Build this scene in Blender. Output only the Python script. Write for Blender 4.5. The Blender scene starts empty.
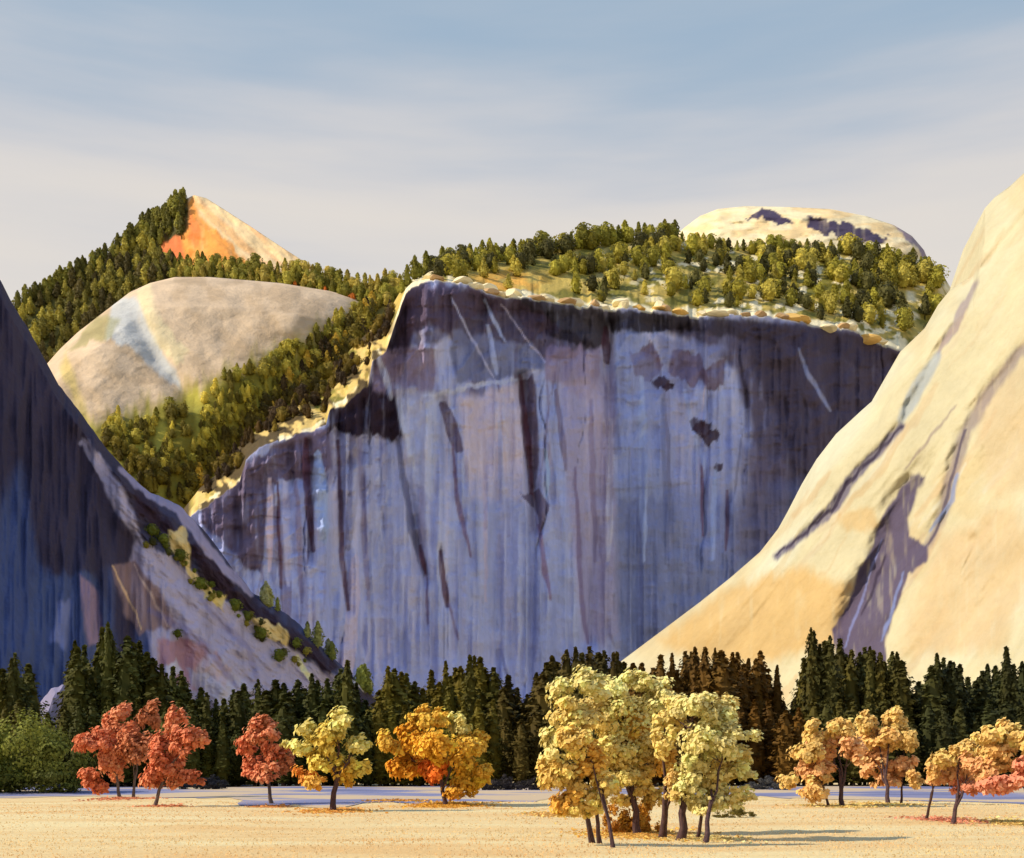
import bpy, math, random
import numpy as np
from mathutils import Vector

random.seed(7)
RNG = np.random.default_rng(7)
scene = bpy.context.scene
COL = scene.collection

# ------------------------------------------------------------------ camera
F, HY, H = 1200.0, 765.0, 5.0          # focal length in pixels, horizon row, eye height
W_, H_ = 1024, 858
cd = bpy.data.cameras.new("camera"); cam = bpy.data.objects.new("camera", cd); COL.objects.link(cam)
cd.sensor_width = 36; cd.sensor_fit = 'HORIZONTAL'; cd.lens = F * 36 / W_
cd.shift_y = (HY - H_ / 2) / W_
cd.clip_start = 0.5; cd.clip_end = 60000
cam.location = (0, 0, H); cam.rotation_euler = (math.radians(90), 0, 0)
scene.camera = cam

# ------------------------------------------------------------------ sky and sun
S = Vector((-0.78, -0.12, 0.60)).normalized()         # direction towards the sun
EL = math.asin(S.z); AZ = math.atan2(S.x, S.y)
world = bpy.data.worlds.new("World"); scene.world = world; world.use_nodes = True
nt = world.node_tree; N = nt.nodes; L = nt.links; N.clear()
def wn(t, **k):
    n = N.new(t)
    for a, b in k.items(): setattr(n, a, b)
    return n
wo = wn('ShaderNodeOutputWorld'); bg = wn('ShaderNodeBackground'); bg.inputs[1].default_value = 0.1
sky = wn('ShaderNodeTexSky', sky_type='NISHITA', sun_disc=False)
sky.sun_elevation = EL; sky.sun_rotation = AZ; sky.air_density = 1.0; sky.dust_density = 1.5
tc = wn('ShaderNodeTexCoord'); sep = wn('ShaderNodeSeparateXYZ'); L.new(tc.outputs['Generated'], sep.inputs[0])
# thin high overcast: colour depends on the elevation, coverage on stretched noise
ramp = wn('ShaderNodeValToRGB'); e = ramp.color_ramp; e.interpolation = 'B_SPLINE'
def s2l(c):
    c = c / 255.0
    return c / 12.92 if c <= 0.04045 else ((c + 0.055) / 1.055) ** 2.4
def lin(r, g, b): return (s2l(r), s2l(g), s2l(b))
mp = wn('ShaderNodeMapping'); mp.inputs['Scale'].default_value = (1.4, 1.4, 11.0); L.new(tc.outputs['Generated'], mp.inputs[0])
nz = wn('ShaderNodeTexNoise'); nz.inputs['Scale'].default_value = 1.7; nz.inputs['Detail'].default_value = 5; nz.inputs['Roughness'].default_value = 0.5
L.new(mp.outputs[0], nz.inputs[0])
m1 = wn('ShaderNodeMath', operation='MULTIPLY_ADD'); m1.inputs[1].default_value = 0.24; L.new(nz.outputs[0], m1.inputs[0]); L.new(sep.outputs[2], m1.inputs[2])
m2 = wn('ShaderNodeMath', operation='SUBTRACT'); m2.inputs[1].default_value = 0.12; L.new(m1.outputs[0], m2.inputs[0])
L.new(m2.outputs[0], ramp.inputs[0])
stops = [(0.0, (230, 220, 210)), (0.34, (233, 225, 215)), (0.41, (224, 219, 215)), (0.465, (200, 204, 212)), (0.52, (168, 187, 206)), (0.60, (152, 179, 204)), (0.75, (138, 178, 232)), (1.0, (120, 166, 236))]
while len(e.elements) < len(stops): e.elements.new(0.5)
for el, (p, c) in zip(e.elements, stops): el.position = p; el.color = (*lin(*c), 1)
vm = wn('ShaderNodeVectorMath', operation='SCALE'); vm.inputs['Scale'].default_value = 10.0; L.new(ramp.outputs[0], vm.inputs[0])
mx = wn('ShaderNodeMix', data_type='RGBA'); mx.inputs[0].default_value = 0.95
L.new(sky.outputs[0], mx.inputs[6]); L.new(vm.outputs[0], mx.inputs[7])
L.new(mx.outputs[2], bg.inputs[0]); L.new(bg.outputs[0], wo.inputs[0])
sd = bpy.data.lights.new("sun", 'SUN'); sd.energy = 5.0; sd.angle = math.radians(0.6); sd.color = (1.0, 0.87, 0.69)
sun = bpy.data.objects.new("sun", sd); COL.objects.link(sun)
sun.rotation_euler = S.to_track_quat('Z', 'Y').to_euler(); sun.location = (-300, 0, 900)
scene.view_settings.view_transform = 'Standard'; scene.view_settings.look = 'None'
scene.view_settings.exposure = 0; scene.view_settings.gamma = 1; scene.view_settings.use_curve_mapping = False
scene.render.resolution_x = W_; scene.render.resolution_y = H_
scene.cycles.max_bounces = 5; scene.cycles.use_adaptive_sampling = True; scene.cycles.adaptive_threshold = 0.02; scene.cycles.time_limit = 1100; scene.cycles.transparent_max_bounces = 4

# ------------------------------------------------------------------ helpers: noise
def _h(ix, iy, s):
    n = (ix.astype(np.int64) * 374761393 + iy.astype(np.int64) * 668265263 + s * 982451653) & 0xffffffff
    n = ((n ^ (n >> 13)) * 1274126177) & 0xffffffff
    n = (n ^ (n >> 16)) & 0xffffffff
    return n / 4294967295.0
def vn(x, y, s=0):
    x, y = np.broadcast_arrays(np.asarray(x, float), np.asarray(y, float))
    ix, iy = np.floor(x), np.floor(y); fx, fy = x - ix, y - iy
    fx = fx * fx * fx * (fx * (fx * 6 - 15) + 10); fy = fy * fy * fy * (fy * (fy * 6 - 15) + 10)
    a, b, c, d = _h(ix, iy, s), _h(ix + 1, iy, s), _h(ix, iy + 1, s), _h(ix + 1, iy + 1, s)
    return ((a * (1 - fx) + b * fx) * (1 - fy) + (c * (1 - fx) + d * fx) * fy) * 2 - 1
def fbm(x, y, s=0, o=4, g=0.5):
    t = 0; a = 1.0; n = 0
    for i in range(o):
        t = t + a * vn(x * 2 ** i + 17.3 * i, y * 2 ** i - 9.1 * i, s + i * 13); n += a; a *= g
    return t / n
def step(a, b, x):
    t = np.clip((x - a) / (b - a), 0, 1); return t * t * (3 - 2 * t)
def curve(pts):
    xs = [p[0] for p in pts]; ys = [p[1] for p in pts]
    return lambda x: np.interp(x, xs, ys)
def P(px, py, Y):                                    # the point at depth Y on the line of sight of a picture point
    return ((px - W_ / 2) / F * Y, Y, H + (HY - py) / F * Y)

# ------------------------------------------------------------------ helpers: objects and materials
def tag(o, label=None, cat=None, group=None, kind=None):
    if label: o['label'] = label
    if cat: o['category'] = cat
    if group: o['group'] = group
    if kind: o['kind'] = kind
    return o
def mesh_obj(name, V, Fc, mat, parent=None, col=None, smooth=False):
    me = bpy.data.meshes.new(name)
    V = np.asarray(V, dtype=np.float32); Fc = np.asarray(Fc, dtype=np.int32)
    k = Fc.shape[1]
    me.vertices.add(len(V)); me.vertices.foreach_set('co', V.ravel())
    me.loops.add(Fc.size); me.loops.foreach_set('vertex_index', Fc.ravel())
    me.polygons.add(len(Fc)); me.polygons.foreach_set('loop_start', np.arange(0, Fc.size, k, dtype=np.int32))
    me.update(calc_edges=True)
    me.polygons.foreach_set('use_smooth', np.full(len(Fc), smooth, dtype=bool))
    if col is not None:
        a = me.color_attributes.new('tint', 'FLOAT_COLOR', 'POINT')
        c = np.ones((len(V), 4), dtype=np.float32); c[:, :3] = col
        a.data.foreach_set('color', c.ravel())
    me.materials.append(mat); me.validate(); me.update()
    o = bpy.data.objects.new(name, me); COL.objects.link(o)
    if parent: o.parent = parent
    return o
def empty(name, loc):
    o = bpy.data.objects.new(name, None); COL.objects.link(o); o.location = loc; o.empty_display_size = 1; return o

def new_mat(name):
    m = bpy.data.materials.new(name); m.use_nodes = True
    return m, m.node_tree.nodes, m.node_tree.links, m.node_tree.nodes['Principled BSDF']
def rock_mat(name, scale=(0.05, 0.05, 0.008), amp=0.35, bump=2.0, grain=0.25):
    """rock coloured by its tint map, with streaks, grain and bump"""
    m, n, l, b = new_mat(name)
    at = n.new('ShaderNodeAttribute'); at.attribute_name = 'tint'
    t = n.new('ShaderNodeTexCoord')
    mp = n.new('ShaderNodeMapping'); mp.inputs['Scale'].default_value = scale; l.new(t.outputs['Object'], mp.inputs[0])
    a = n.new('ShaderNodeTexNoise'); a.inputs['Scale'].default_value = 1; a.inputs['Detail'].default_value = 7; a.inputs['Roughness'].default_value = 0.62
    l.new(mp.outputs[0], a.inputs[0])
    g = n.new('ShaderNodeTexNoise'); g.inputs['Scale'].default_value = grain; g.inputs['Detail'].default_value = 6; g.inputs['Roughness'].default_value = 0.7
    l.new(t.outputs['Object'], g.inputs[0])
    r = n.new('ShaderNodeMapRange'); r.inputs[1].default_value = 0.3; r.inputs[2].default_value = 0.7; r.inputs[3].default_value = 1 - amp; r.inputs[4].default_value = 1 + amp
    l.new(a.outputs[0], r.inputs[0])
    r2 = n.new('ShaderNodeMapRange'); r2.inputs[1].default_value = 0.3; r2.inputs[2].default_value = 0.7; r2.inputs[3].default_value = 1 - amp * .5; r2.inputs[4].default_value = 1 + amp * .5
    l.new(g.outputs[0], r2.inputs[0])
    mu = n.new('ShaderNodeMath'); mu.operation = 'MULTIPLY'; l.new(r.outputs[0], mu.inputs[0]); l.new(r2.outputs[0], mu.inputs[1])
    sc = n.new('ShaderNodeVectorMath'); sc.operation = 'SCALE'; l.new(at.outputs['Color'], sc.inputs[0]); l.new(mu.outputs[0], sc.inputs['Scale'])
    l.new(sc.outputs[0], b.inputs['Base Color'])
    ad = n.new('ShaderNodeMath'); ad.operation = 'ADD'; l.new(a.outputs[0], ad.inputs[0]); l.new(g.outputs[0], ad.inputs[1])
    bp = n.new('ShaderNodeBump'); bp.inputs['Strength'].default_value = 0.7; bp.inputs['Distance'].default_value = bump
    l.new(ad.outputs[0], bp.inputs['Height']); l.new(bp.outputs[0], b.inputs['Normal'])
    b.inputs['Roughness'].default_value = 0.85; b.inputs['Specular IOR Level'].default_value = 0.2
    return m
def leaf_mat(name, use='tint', trans=0.35, amp=0.3, nscale=0.6):
    m, n, l, b = new_mat(name)
    if use == 'tint':
        at = n.new('ShaderNodeAttribute'); at.attribute_name = 'tint'; src = at.outputs['Color']
    else:
        oi = n.new('ShaderNodeObjectInfo'); src = oi.outputs['Color']
    t = n.new('ShaderNodeTexCoord'); g = n.new('ShaderNodeTexNoise'); g.inputs['Scale'].default_value = nscale; g.inputs['Detail'].default_value = 3
    l.new(t.outputs['Object'], g.inputs[0])
    r = n.new('ShaderNodeMapRange'); r.inputs[1].default_value = 0.3; r.inputs[2].default_value = 0.7; r.inputs[3].default_value = 1 - amp; r.inputs[4].default_value = 1 + amp
    l.new(g.outputs[0], r.inputs[0])
    sc = n.new('ShaderNodeVectorMath'); sc.operation = 'SCALE'; l.new(src, sc.inputs[0]); l.new(r.outputs[0], sc.inputs['Scale'])
    l.new(sc.outputs[0], b.inputs['Base Color']); b.inputs['Roughness'].default_value = 0.7; b.inputs['Specular IOR Level'].default_value = 0.15
    tr = n.new('ShaderNodeBsdfTranslucent'); l.new(sc.outputs[0], tr.inputs[0])
    mx = n.new('ShaderNodeMixShader'); mx.inputs[0].default_value = trans
    l.new(b.outputs[0], mx.inputs[1]); l.new(tr.outputs[0], mx.inputs[2]); l.new(mx.outputs[0], n['Material Output'].inputs[0])
    return m
def bark_mat(name, c1, c2):
    m, n, l, b = new_mat(name)
    t = n.new('ShaderNodeTexCoord'); mp = n.new('ShaderNodeMapping'); mp.inputs['Scale'].default_value = (6, 6, 0.8); l.new(t.outputs['Object'], mp.inputs[0])
    g = n.new('ShaderNodeTexNoise'); g.inputs['Scale'].default_value = 1.5; g.inputs['Detail'].default_value = 5; l.new(mp.outputs[0], g.inputs[0])
    r = n.new('ShaderNodeValToRGB'); r.color_ramp.elements[0].position = .35; r.color_ramp.elements[1].position = .65
    r.color_ramp.elements[0].color = (*c1, 1); r.color_ramp.elements[1].color = (*c2, 1)
    l.new(g.outputs[0], r.inputs[0]); l.new(r.outputs[0], b.inputs['Base Color'])
    bp = n.new('ShaderNodeBump'); bp.inputs['Distance'].default_value = 0.05; l.new(g.outputs[0], bp.inputs['Height']); l.new(bp.outputs[0], b.inputs['Normal'])
    b.inputs['Roughness'].default_value = 0.9
    return m

# ------------------------------------------------------------------ rock colour maps
def seg_dist(x, y, pts):
    d = np.full(x.shape, 1e9); tt = np.zeros(x.shape); n = len(pts) - 1
    for i in range(n):
        (x0, y0), (x1, y1) = pts[i], pts[i + 1]
        vx, vy = x1 - x0, y1 - y0; l2 = vx * vx + vy * vy + 1e-9
        t = np.clip(((x - x0) * vx + (y - y0) * vy) / l2, 0, 1)
        q = np.hypot(x - x0 - t * vx, y - y0 - t * vy)
        k = q < d; d = np.where(k, q, d); tt = np.where(k, (i + t) / n, tt)
    return d, tt
def inside(x, y, pts):
    r = np.zeros(x.shape, bool); n = len(pts)
    for i in range(n):
        (x0, y0), (x1, y1) = pts[i], pts[(i + 1) % n]
        c = ((y0 > y) != (y1 > y)) & (x < (x1 - x0) * (y - y0) / ((y1 - y0) or 1e-9) + x0)
        r ^= c
    return r
def paint_layers(col, x, y, layers, illum, seed=0):
    """col (n,3); layers: ('p', pts, rgb, soft, opacity) patches and ('l', pts, width, rgb, soft, opacity) lines"""
    X0_, Y0_ = x, y; col = col.copy()
    for i, ly in enumerate(layers):
        pp_ = ly[1]; mg = (ly[2] if ly[0] == 'l' else 0) + 14
        bx = (X0_ > min(q[0] for q in pp_) - mg) & (X0_ < max(q[0] for q in pp_) + mg) & (Y0_ > min(q[1] for q in pp_) - mg - 8) & (Y0_ < max(q[1] for q in pp_) + mg + 8)
        ix = np.nonzero(bx)[0]
        if not len(ix): continue
        x, y = X0_[ix], Y0_[ix]; wa = 3.0
        wx = x + wa * fbm(x / 9, y / 22, seed + i, 3); wy = y + wa * 2 * fbm(x / 7, y / 26, seed + 50 + i, 3)
        if ly[0] == 'p':
            _, pts, rgb, soft, op = ly
            d, _t = seg_dist(wx, wy, pts + [pts[0]]); sgn = np.where(inside(wx, wy, pts), d, -d)
            a = step(-soft * .6, soft * .6, sgn)
        else:
            _, pts, wd, rgb, soft, op = ly
            d, t = seg_dist(wx * .6 + x * .4, wy * .6 + y * .4, pts); w = wd * (0.35 + 0.65 * np.sin(np.clip(t, 0.04, .96) * math.pi) ** .5) / 2
            a = 1 - step(w - soft * .5, w + soft * .5, d)
        # worn, streaky edge and broken cover
        a = a * (1 - 0.25 * step(0.1, 0.7, fbm(x / 4.5, y / 30, seed + 90 + i, 3)))
        a = (a * op)[:, None]
        col[ix] = col[ix] * (1 - a) + np.array(alb(rgb, illum)) * a
    return col
SHADE = (0.39, 0.355, 0.40)
LIT = (1.86, 1.66, 1.36)
I_TAN = (1.10, 1.03, 0.94)
I_TOP = (1.10, 1.00, 0.88)
I_PEAK = (0.96, 0.87, 0.75)
I_DOME = (1.05, 0.96, 0.86)
def alb(rgb, il):
    c = lin(*rgb); c = [c[i] / il[i] for i in range(3)]; k = min(1.0, .84 / max(c)); return tuple(max(v * k, 0.012) for v in c)

# ------------------------------------------------------------------ rock masses
class Relief:
    """a rock mass: rows of points between profile curves, every curve at its own distance; closed at the back"""
    def __init__(s, name, cols, bands, disp, colour, mat, label, back=400, smooth=True):
        # bands: list of (py(px), D(px), rows up to the next)
        rows_py, rows_D = [], []
        for (f0, d0, n), nxt in zip(bands[:-1], bands[1:]):
            for k in range(n):
                t = k / n
                rows_py.append(f0(cols) * (1 - t) + nxt[0](cols) * t); rows_D.append(d0(cols) * (1 - t) + nxt[1](cols) * t)
        rows_py.append(bands[-1][0](cols)); rows_D.append(bands[-1][1](cols))
        py = np.array(rows_py); D = np.array(rows_D); px = np.broadcast_to(cols, py.shape).copy()
        D = D + disp(px, py, D)
        X = (px - W_ / 2) / F * D; Z = H + (HY - py) / F * D
        s.px, s.py, s.X, s.Y, s.Z = px, py, X, D, Z
        tint = colour(px.ravel(), py.ravel())
        # far side: rounds over and falls to the ground
        zb = np.array([0.97, 0.8, 0.4, 0.0]); bk = np.array([.12, .4, .8, 1.0])
        BX = np.array([X[-1]] * 4); BY = np.array([D[-1] + back * q for q in bk]); BZ = np.array([Z[-1] * z - (3 if z == 0 else 0) for z in zb])
        VX = np.vstack([X, BX]); VY = np.vstack([D, BY]); VZ = np.vstack([Z, BZ])
        nr, nc = VX.shape
        V = np.stack([VX.ravel(), VY.ravel(), VZ.ravel()], 1)
        tint = np.vstack([tint, np.tile(tint[-nc:], (4, 1))])
        i = np.arange(nr - 1)[:, None] * nc + np.arange(nc - 1)[None, :]
        Fc = np.stack([i, i + 1, i + nc + 1, i + nc], -1).reshape(-1, 4)
        s.obj = mesh_obj(name, V, Fc, mat, col=tint, smooth=smooth)
        tag(s.obj, label, None, kind='structure')
    def at(s, px, py):
        c = int(np.argmin(np.abs(s.px[0] - px))); r = int(np.argmin(np.abs(s.py[:, c] - py)))
        return Vector((s.X[r, c], s.Y[r, c], s.Z[r, c]))
def base_py(Df): return lambda x: HY + 9 * F / Df(x)

M_face = rock_mat('streaked_granite', (0.05, 0.03, 0.005), 0.12, 5.0, 0.10)
M_slab = rock_mat('polished_granite', (0.02, 0.02, 0.02), 0.10, 1.6, 0.12)
M_far = rock_mat('weathered_rock', (0.012, 0.012, 0.012), 0.16, 5.0, 0.05)

# --- the great shaded cliff with its forested shelf
rim = curve([(100, 640), (150, 560), (200, 509), (222, 497), (240, 481), (246, 462), (262, 449), (300, 433), (326, 428), (330, 409), (346, 404), (368, 388), (372, 362), (386, 352), (400, 308), (408, 288), (430, 281), (470, 287), (500, 296), (540, 299), (600, 308), (650, 312), (700, 318), (760, 317), (800, 322), (850, 332), (900, 352), (950, 400), (1000, 470), (1060, 560)])
crest = curve([(100, 636), (150, 552), (200, 488), (222, 470), (240, 445), (255, 432), (280, 415), (300, 400), (326, 398), (335, 372), (350, 350), (368, 332), (385, 318), (400, 292), (415, 276), (450, 266), (520, 254), (600, 243), (660, 236), (700, 243), (720, 247), (800, 249), (860, 252), (910, 261), (940, 270), (952, 290), (985, 350), (1010, 440), (1060, 550)])
D_rim = curve([(100, 1330), (200, 1360), (246, 1390), (262, 1396), (326, 1436), (332, 1460), (372, 1490), (400, 1515), (600, 1690), (760, 1850), (900, 2010), (1060, 2200)])
D_crest = curve([(100, 1420), (200, 1480), (255, 1530), (330, 1600), (400, 1660), (450, 1840), (600, 2150), (750, 2380), (900, 2430), (950, 2350), (1060, 2400)])
D_base = lambda x: D_rim(x) - curve([(100, 60), (400, 90), (700, 110), (900, 140), (1060, 120)])(x)
_rim0 = rim
rim = lambda x: _rim0(x) + 2.2 * fbm(np.asarray(x, float) / 6.5, np.asarray(x, float) * 0 + 2.5, 19, 3) + 2.5 * np.round(1.6 * vn(np.asarray(x, float) / 17, np.asarray(x, float) * 0, 18)) / 1.6
def cliff_disp(px, py, D):
    r = rim(px); below = step(0, 14, py - r)
    ft = below
    d = 26 * fbm(px / 55 + .15 * fbm(px / 80, py / 90, 5), py / 520, 11, 3) \
        + 11 * (np.abs(fbm(px / 13, py / 300, 12, 3)) * 2 - .5) + 3.0 * fbm(px / 4, py / 40, 13, 3) \
        + 7 * fbm(px / 26, py / 16, 14, 5)
    # faceted slabs and ledges in the upper third
    q = fbm(px / 30 + py / 60, py / 34, 15, 3); d = d + 20 * np.abs(q) * step(220, 40, py - r)
    ck = fbm(px / 40 + .2 * fbm(px / 30, py / 50, 8, 3), py / 420, 16, 3); d = d + 8 * np.exp(-(ck / .03) ** 2) * step(-.2, .2, fbm(px / 50, py / 60, 9, 2))
    ck = fbm(px / 70, py / 20, 17, 4); d = d + 3 * step(-.04, .04, ck) * step(320, 60, py - r)
    # deep vertical corners
    for pts, w, dep in [([(308, 440), (311, 560)], 5, 14), ([(338, 430), (348, 610)], 5, 14), ([(398, 440), (426, 580)], 5, 12), ([(441, 400), (460, 520)], 7, 14), ([(522, 378), (536, 530)], 6, 18), ([(605, 325), (606, 420), (590, 640)], 9, 22), ([(440, 550), (447, 604)], 4, 8), ([(700, 440), (705, 540)], 6, 12)]:
        s_, t = seg_dist(px, py, pts); d = d + dep * np.exp(-(s_ / w) ** 2)
    # talus flare at the foot
    d = d - 70 * step(640, 780, py) ** 2
    top = (1 - below) * step(4, 26, r - py)
    t_ = 22 * fbm(px / 40, py / 14, 21, 4) + 6 * fbm(px / 7, py / 5, 22, 3)
    return d * ft + t_ * top
dp, pl, mp_, sl, lv, bl, wl = (44, 33, 48), (62, 48, 68), (92, 80, 108), (76, 78, 110), (148, 147, 178), (112, 120, 168), (142, 130, 150)
blk = (24, 18, 26); mar = (58, 32, 46)
def cliff_col(x, y):
    n = len(x)
    st = fbm(x / 26, y / 420, 31, 4) * .6 + fbm(x / 7, y / 160, 32, 4) * .55
    A, B, C = [np.array(alb(c, SHADE)) for c in ((118, 118, 154), (100, 102, 144), (132, 124, 150))]
    c = B + (A - B) * step(-.45, .25, st)[:, None]; c = c + (C - c) * (step(.1, .6, st + .3 * fbm(x / 60, y / 200, 33, 2)) * .8)[:, None]
    Ls = [
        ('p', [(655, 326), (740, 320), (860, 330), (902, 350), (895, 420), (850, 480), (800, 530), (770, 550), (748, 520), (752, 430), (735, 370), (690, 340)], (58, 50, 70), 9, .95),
        ('p', [(640, 480), (740, 500), (860, 440), (900, 520), (800, 620), (620, 680), (608, 600), (606, 490)], sl, 22, .75),
        ('p', [(740, 440), (800, 470), (770, 560), (735, 560)], (72, 64, 88), 12, .6),
        ('p', [(200, 509), (246, 462), (300, 434), (330, 428), (332, 470), (300, 478), (268, 482), (262, 575), (240, 565), (200, 520)], (66, 54, 74), 3, .96),
        ('p', [(296, 434), (330, 428), (336, 470), (322, 500), (300, 480)], (76, 66, 92), 3, .7),
        ('p', [(328, 385), (366, 376), (398, 398), (404, 440), (366, 436), (330, 430)], (30, 20, 33), 3, 1),
        ('p', [(372, 350), (398, 292), (418, 300), (410, 345), (400, 372), (372, 385)], (28, 19, 31), 3, 1),
        ('p', [(376, 352), (432, 345), (436, 372), (430, 400), (398, 398), (372, 388)], (88, 74, 98), 4, .85),
        ('p', [(400, 290), (415, 281), (470, 288), (500, 298), (525, 335), (455, 346), (430, 322), (400, 348)], pl, 5, .9),
        ('p', [(455, 322), (530, 302), (552, 348), (545, 368), (500, 380), (458, 384), (450, 350)], (76, 76, 106), 4, .9),
        ('p', [(500, 298), (540, 300), (560, 330), (600, 348), (548, 366), (530, 335)], (56, 46, 64), 4, .9),
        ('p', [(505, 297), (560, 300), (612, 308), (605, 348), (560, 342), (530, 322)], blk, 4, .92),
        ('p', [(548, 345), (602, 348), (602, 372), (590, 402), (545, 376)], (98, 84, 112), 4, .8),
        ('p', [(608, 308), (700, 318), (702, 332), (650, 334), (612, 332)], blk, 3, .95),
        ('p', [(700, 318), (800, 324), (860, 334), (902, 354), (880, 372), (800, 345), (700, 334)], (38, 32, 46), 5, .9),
        ('p', [(612, 332), (648, 334), (664, 400), (662, 500), (616, 500)], (98, 102, 142), 5, .75),
        ('p', [(655, 334), (725, 346), (712, 372), (690, 400), (665, 380)], (92, 92, 130), 5, .8),
        ('p', [(630, 352), (652, 345), (664, 368), (650, 384), (634, 372)], (72, 58, 82), 2, .85),
        ('p', [(672, 350), (700, 356), (708, 380), (690, 386), (668, 372)], (74, 60, 84), 2, .8),
        ('p', [(700, 368), (726, 360), (724, 388), (706, 388)], (68, 52, 72), 2, .8),
        ('p', [(458, 400), (522, 382), (528, 500), (470, 500)], (142, 128, 148), 7, .8),
        ('p', [(560, 384), (612, 372), (618, 640), (584, 640), (566, 500)], (118, 106, 134), 8, .7),
        ('p', [(395, 385), (440, 392), (432, 500), (412, 480)], lv, 6, .6),
        ('p', [(345, 470), (395, 450), (430, 620), (370, 640)], (120, 118, 150), 10, .6),
        ('p', [(455, 480), (560, 470), (575, 600), (470, 640)], (108, 110, 148), 18, .5),
        ('p', [(622, 335), (700, 400), (740, 420), (735, 560), (700, 560), (660, 470)], (98, 100, 142), 10, .45),
        ('p', [(520, 494), (540, 489), (550, 506), (540, 532), (534, 506)], (70, 60, 84), 1.5, .9),
        ('p', [(380, 658), (450, 640), (560, 640), (600, 660), (600, 720), (380, 720)], (112, 112, 150), 16, .5),
    ]
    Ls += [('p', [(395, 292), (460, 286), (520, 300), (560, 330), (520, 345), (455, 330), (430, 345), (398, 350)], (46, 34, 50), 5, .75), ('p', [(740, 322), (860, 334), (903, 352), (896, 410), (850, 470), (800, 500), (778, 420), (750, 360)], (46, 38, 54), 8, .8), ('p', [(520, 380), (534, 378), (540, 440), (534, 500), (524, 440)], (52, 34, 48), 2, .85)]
    L2 = [([(425, 396), (470, 386), (522, 378)], 5, lv), ([(379, 358), (391, 396)], 7, lv), ([(484, 300), (505, 342)], 4, (132, 136, 178)), ([(487, 326), (498, 372)], 6, (122, 126, 168)), ([(452, 298), (478, 350), (496, 380)], 2, (130, 126, 158)), ([(500, 304), (535, 350), (545, 362)], 1.5, (140, 130, 160)),
          ([(443, 405), (460, 450)], 13, pl), ([(452, 446), (458, 500), (470, 555)], 5, (84, 66, 92)), ([(520, 378), (527, 440), (532, 492)], 8, mar), ([(538, 525), (550, 600)], 5, (88, 70, 100)), ([(556, 390), (566, 470)], 6, (84, 74, 100)), ([(606, 328), (606, 362)], 9, mar),
          ([(305, 440), (306, 470), (313, 550)], 8, mar), ([(318, 455), (324, 540)], 14, (116, 126, 168)), ([(338, 440), (342, 560), (348, 610)], 6, mar), ([(269, 480), (270, 570)], 7, (160, 142, 164)), ([(285, 482), (289, 585)], 7, (142, 136, 168)), ([(278, 484), (280, 588)], 4, mar), ([(296, 480), (302, 600)], 6, (94, 84, 112)), ([(398, 440), (412, 530), (426, 575)], 8, (72, 70, 98)), ([(420, 545), (425, 572)], 6, mar), ([(427, 575), (428, 622)], 2.5, (76, 60, 84)), ([(440, 550), (447, 606)], 6, mar), ([(449, 600), (458, 640)], 2.5, (82, 66, 92)),
          ([(378, 440), (380, 560)], 5, (138, 136, 168)), ([(398, 400), (414, 470)], 6, (150, 148, 176)), ([(575, 470), (582, 600), (588, 645)], 5, (86, 72, 102)), ([(546, 450), (548, 470), (546, 495)], 4, (130, 145, 190)), ([(612, 420), (608, 560)], 6, (156, 148, 170)), ([(700, 455), (704, 535)], 4, (72, 48, 68)), ([(728, 490), (726, 552)], 4, (68, 48, 68)), ([(715, 470), (712, 560)], 6, (112, 118, 160)), ([(800, 350), (808, 372), (830, 412)], 4, (100, 100, 132)), ([(684, 392), (706, 470)], 6, (118, 122, 164)),
          ([(642, 378), (644, 560)], 7, (124, 130, 172)), ([(662, 400), (668, 560)], 5, (78, 80, 116)), ([(590, 400), (596, 560)], 6, (96, 84, 112)), ([(500, 420), (504, 560)], 6, (122, 120, 154)), ([(360, 440), (368, 600)], 6, (96, 88, 118)), ([(484, 400), (486, 600)], 4, (128, 116, 140))]
    Ls += [('l', p, w, c_, 2.0, .85) for p, w, c_ in L2]
    for cx, cy, r_ in [(661, 383, 9), (669, 389, 6), (702, 428, 11), (710, 437, 10), (718, 465, 6), (697, 425, 8)]:
        Ls.append(('p', [(cx - r_, cy), (cx - r_ * .3, cy - r_ * .7), (cx + r_, cy - r_ * .4), (cx + r_ * .8, cy + r_ * .6), (cx - r_ * .2, cy + r_ * .8)], (40, 26, 38), 1.5, .9))
    rs = np.random.default_rng(77); fine = []
    for q in range(210):
        x0 = rs.uniform(215, 870); y0 = float(rim(x0)) + rs.uniform(8, 300); ln = rs.uniform(30, 170); w = rs.uniform(3, 15) if q % 3 else rs.uniform(1.2, 3)
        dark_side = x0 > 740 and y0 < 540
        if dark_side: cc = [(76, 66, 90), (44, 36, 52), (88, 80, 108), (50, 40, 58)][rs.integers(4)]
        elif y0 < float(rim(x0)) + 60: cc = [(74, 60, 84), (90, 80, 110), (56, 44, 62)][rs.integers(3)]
        else: cc = [(146, 144, 176), (128, 132, 176), (98, 92, 124), (138, 124, 148), (106, 110, 158), (154, 150, 176), (84, 72, 100), (118, 122, 166)][rs.integers(8)]
        if y0 > 660: continue
        sl_ = rs.normal() * .05; fine.append(('l', [(x0, y0), (x0 + sl_ * ln + rs.normal(), y0 + ln * .5), (x0 + sl_ * 2 * ln, min(y0 + ln, 700))], w, cc, 1.3, rs.uniform(.35, .75) * (1 if y0 < 470 or x0 < 400 else .5)))
    c = paint_layers(c, x, y, fine, SHADE, 1200)
    c = paint_layers(c, x, y, Ls, SHADE, 200)
    # shelf above the rim: dry grass, gravel and pale ledges
    r = rim(x); up = r - y
    g = fbm(x / 14, y / 7, 41, 4)
    oc, ol, cr, og = [np.array(alb(q, I_TOP)) for q in ((200, 168, 80), (128, 116, 42), (248, 226, 174), (242, 176, 74))]
    s_ = oc + (ol - oc) * step(-.25, .25, g)[:, None]
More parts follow.
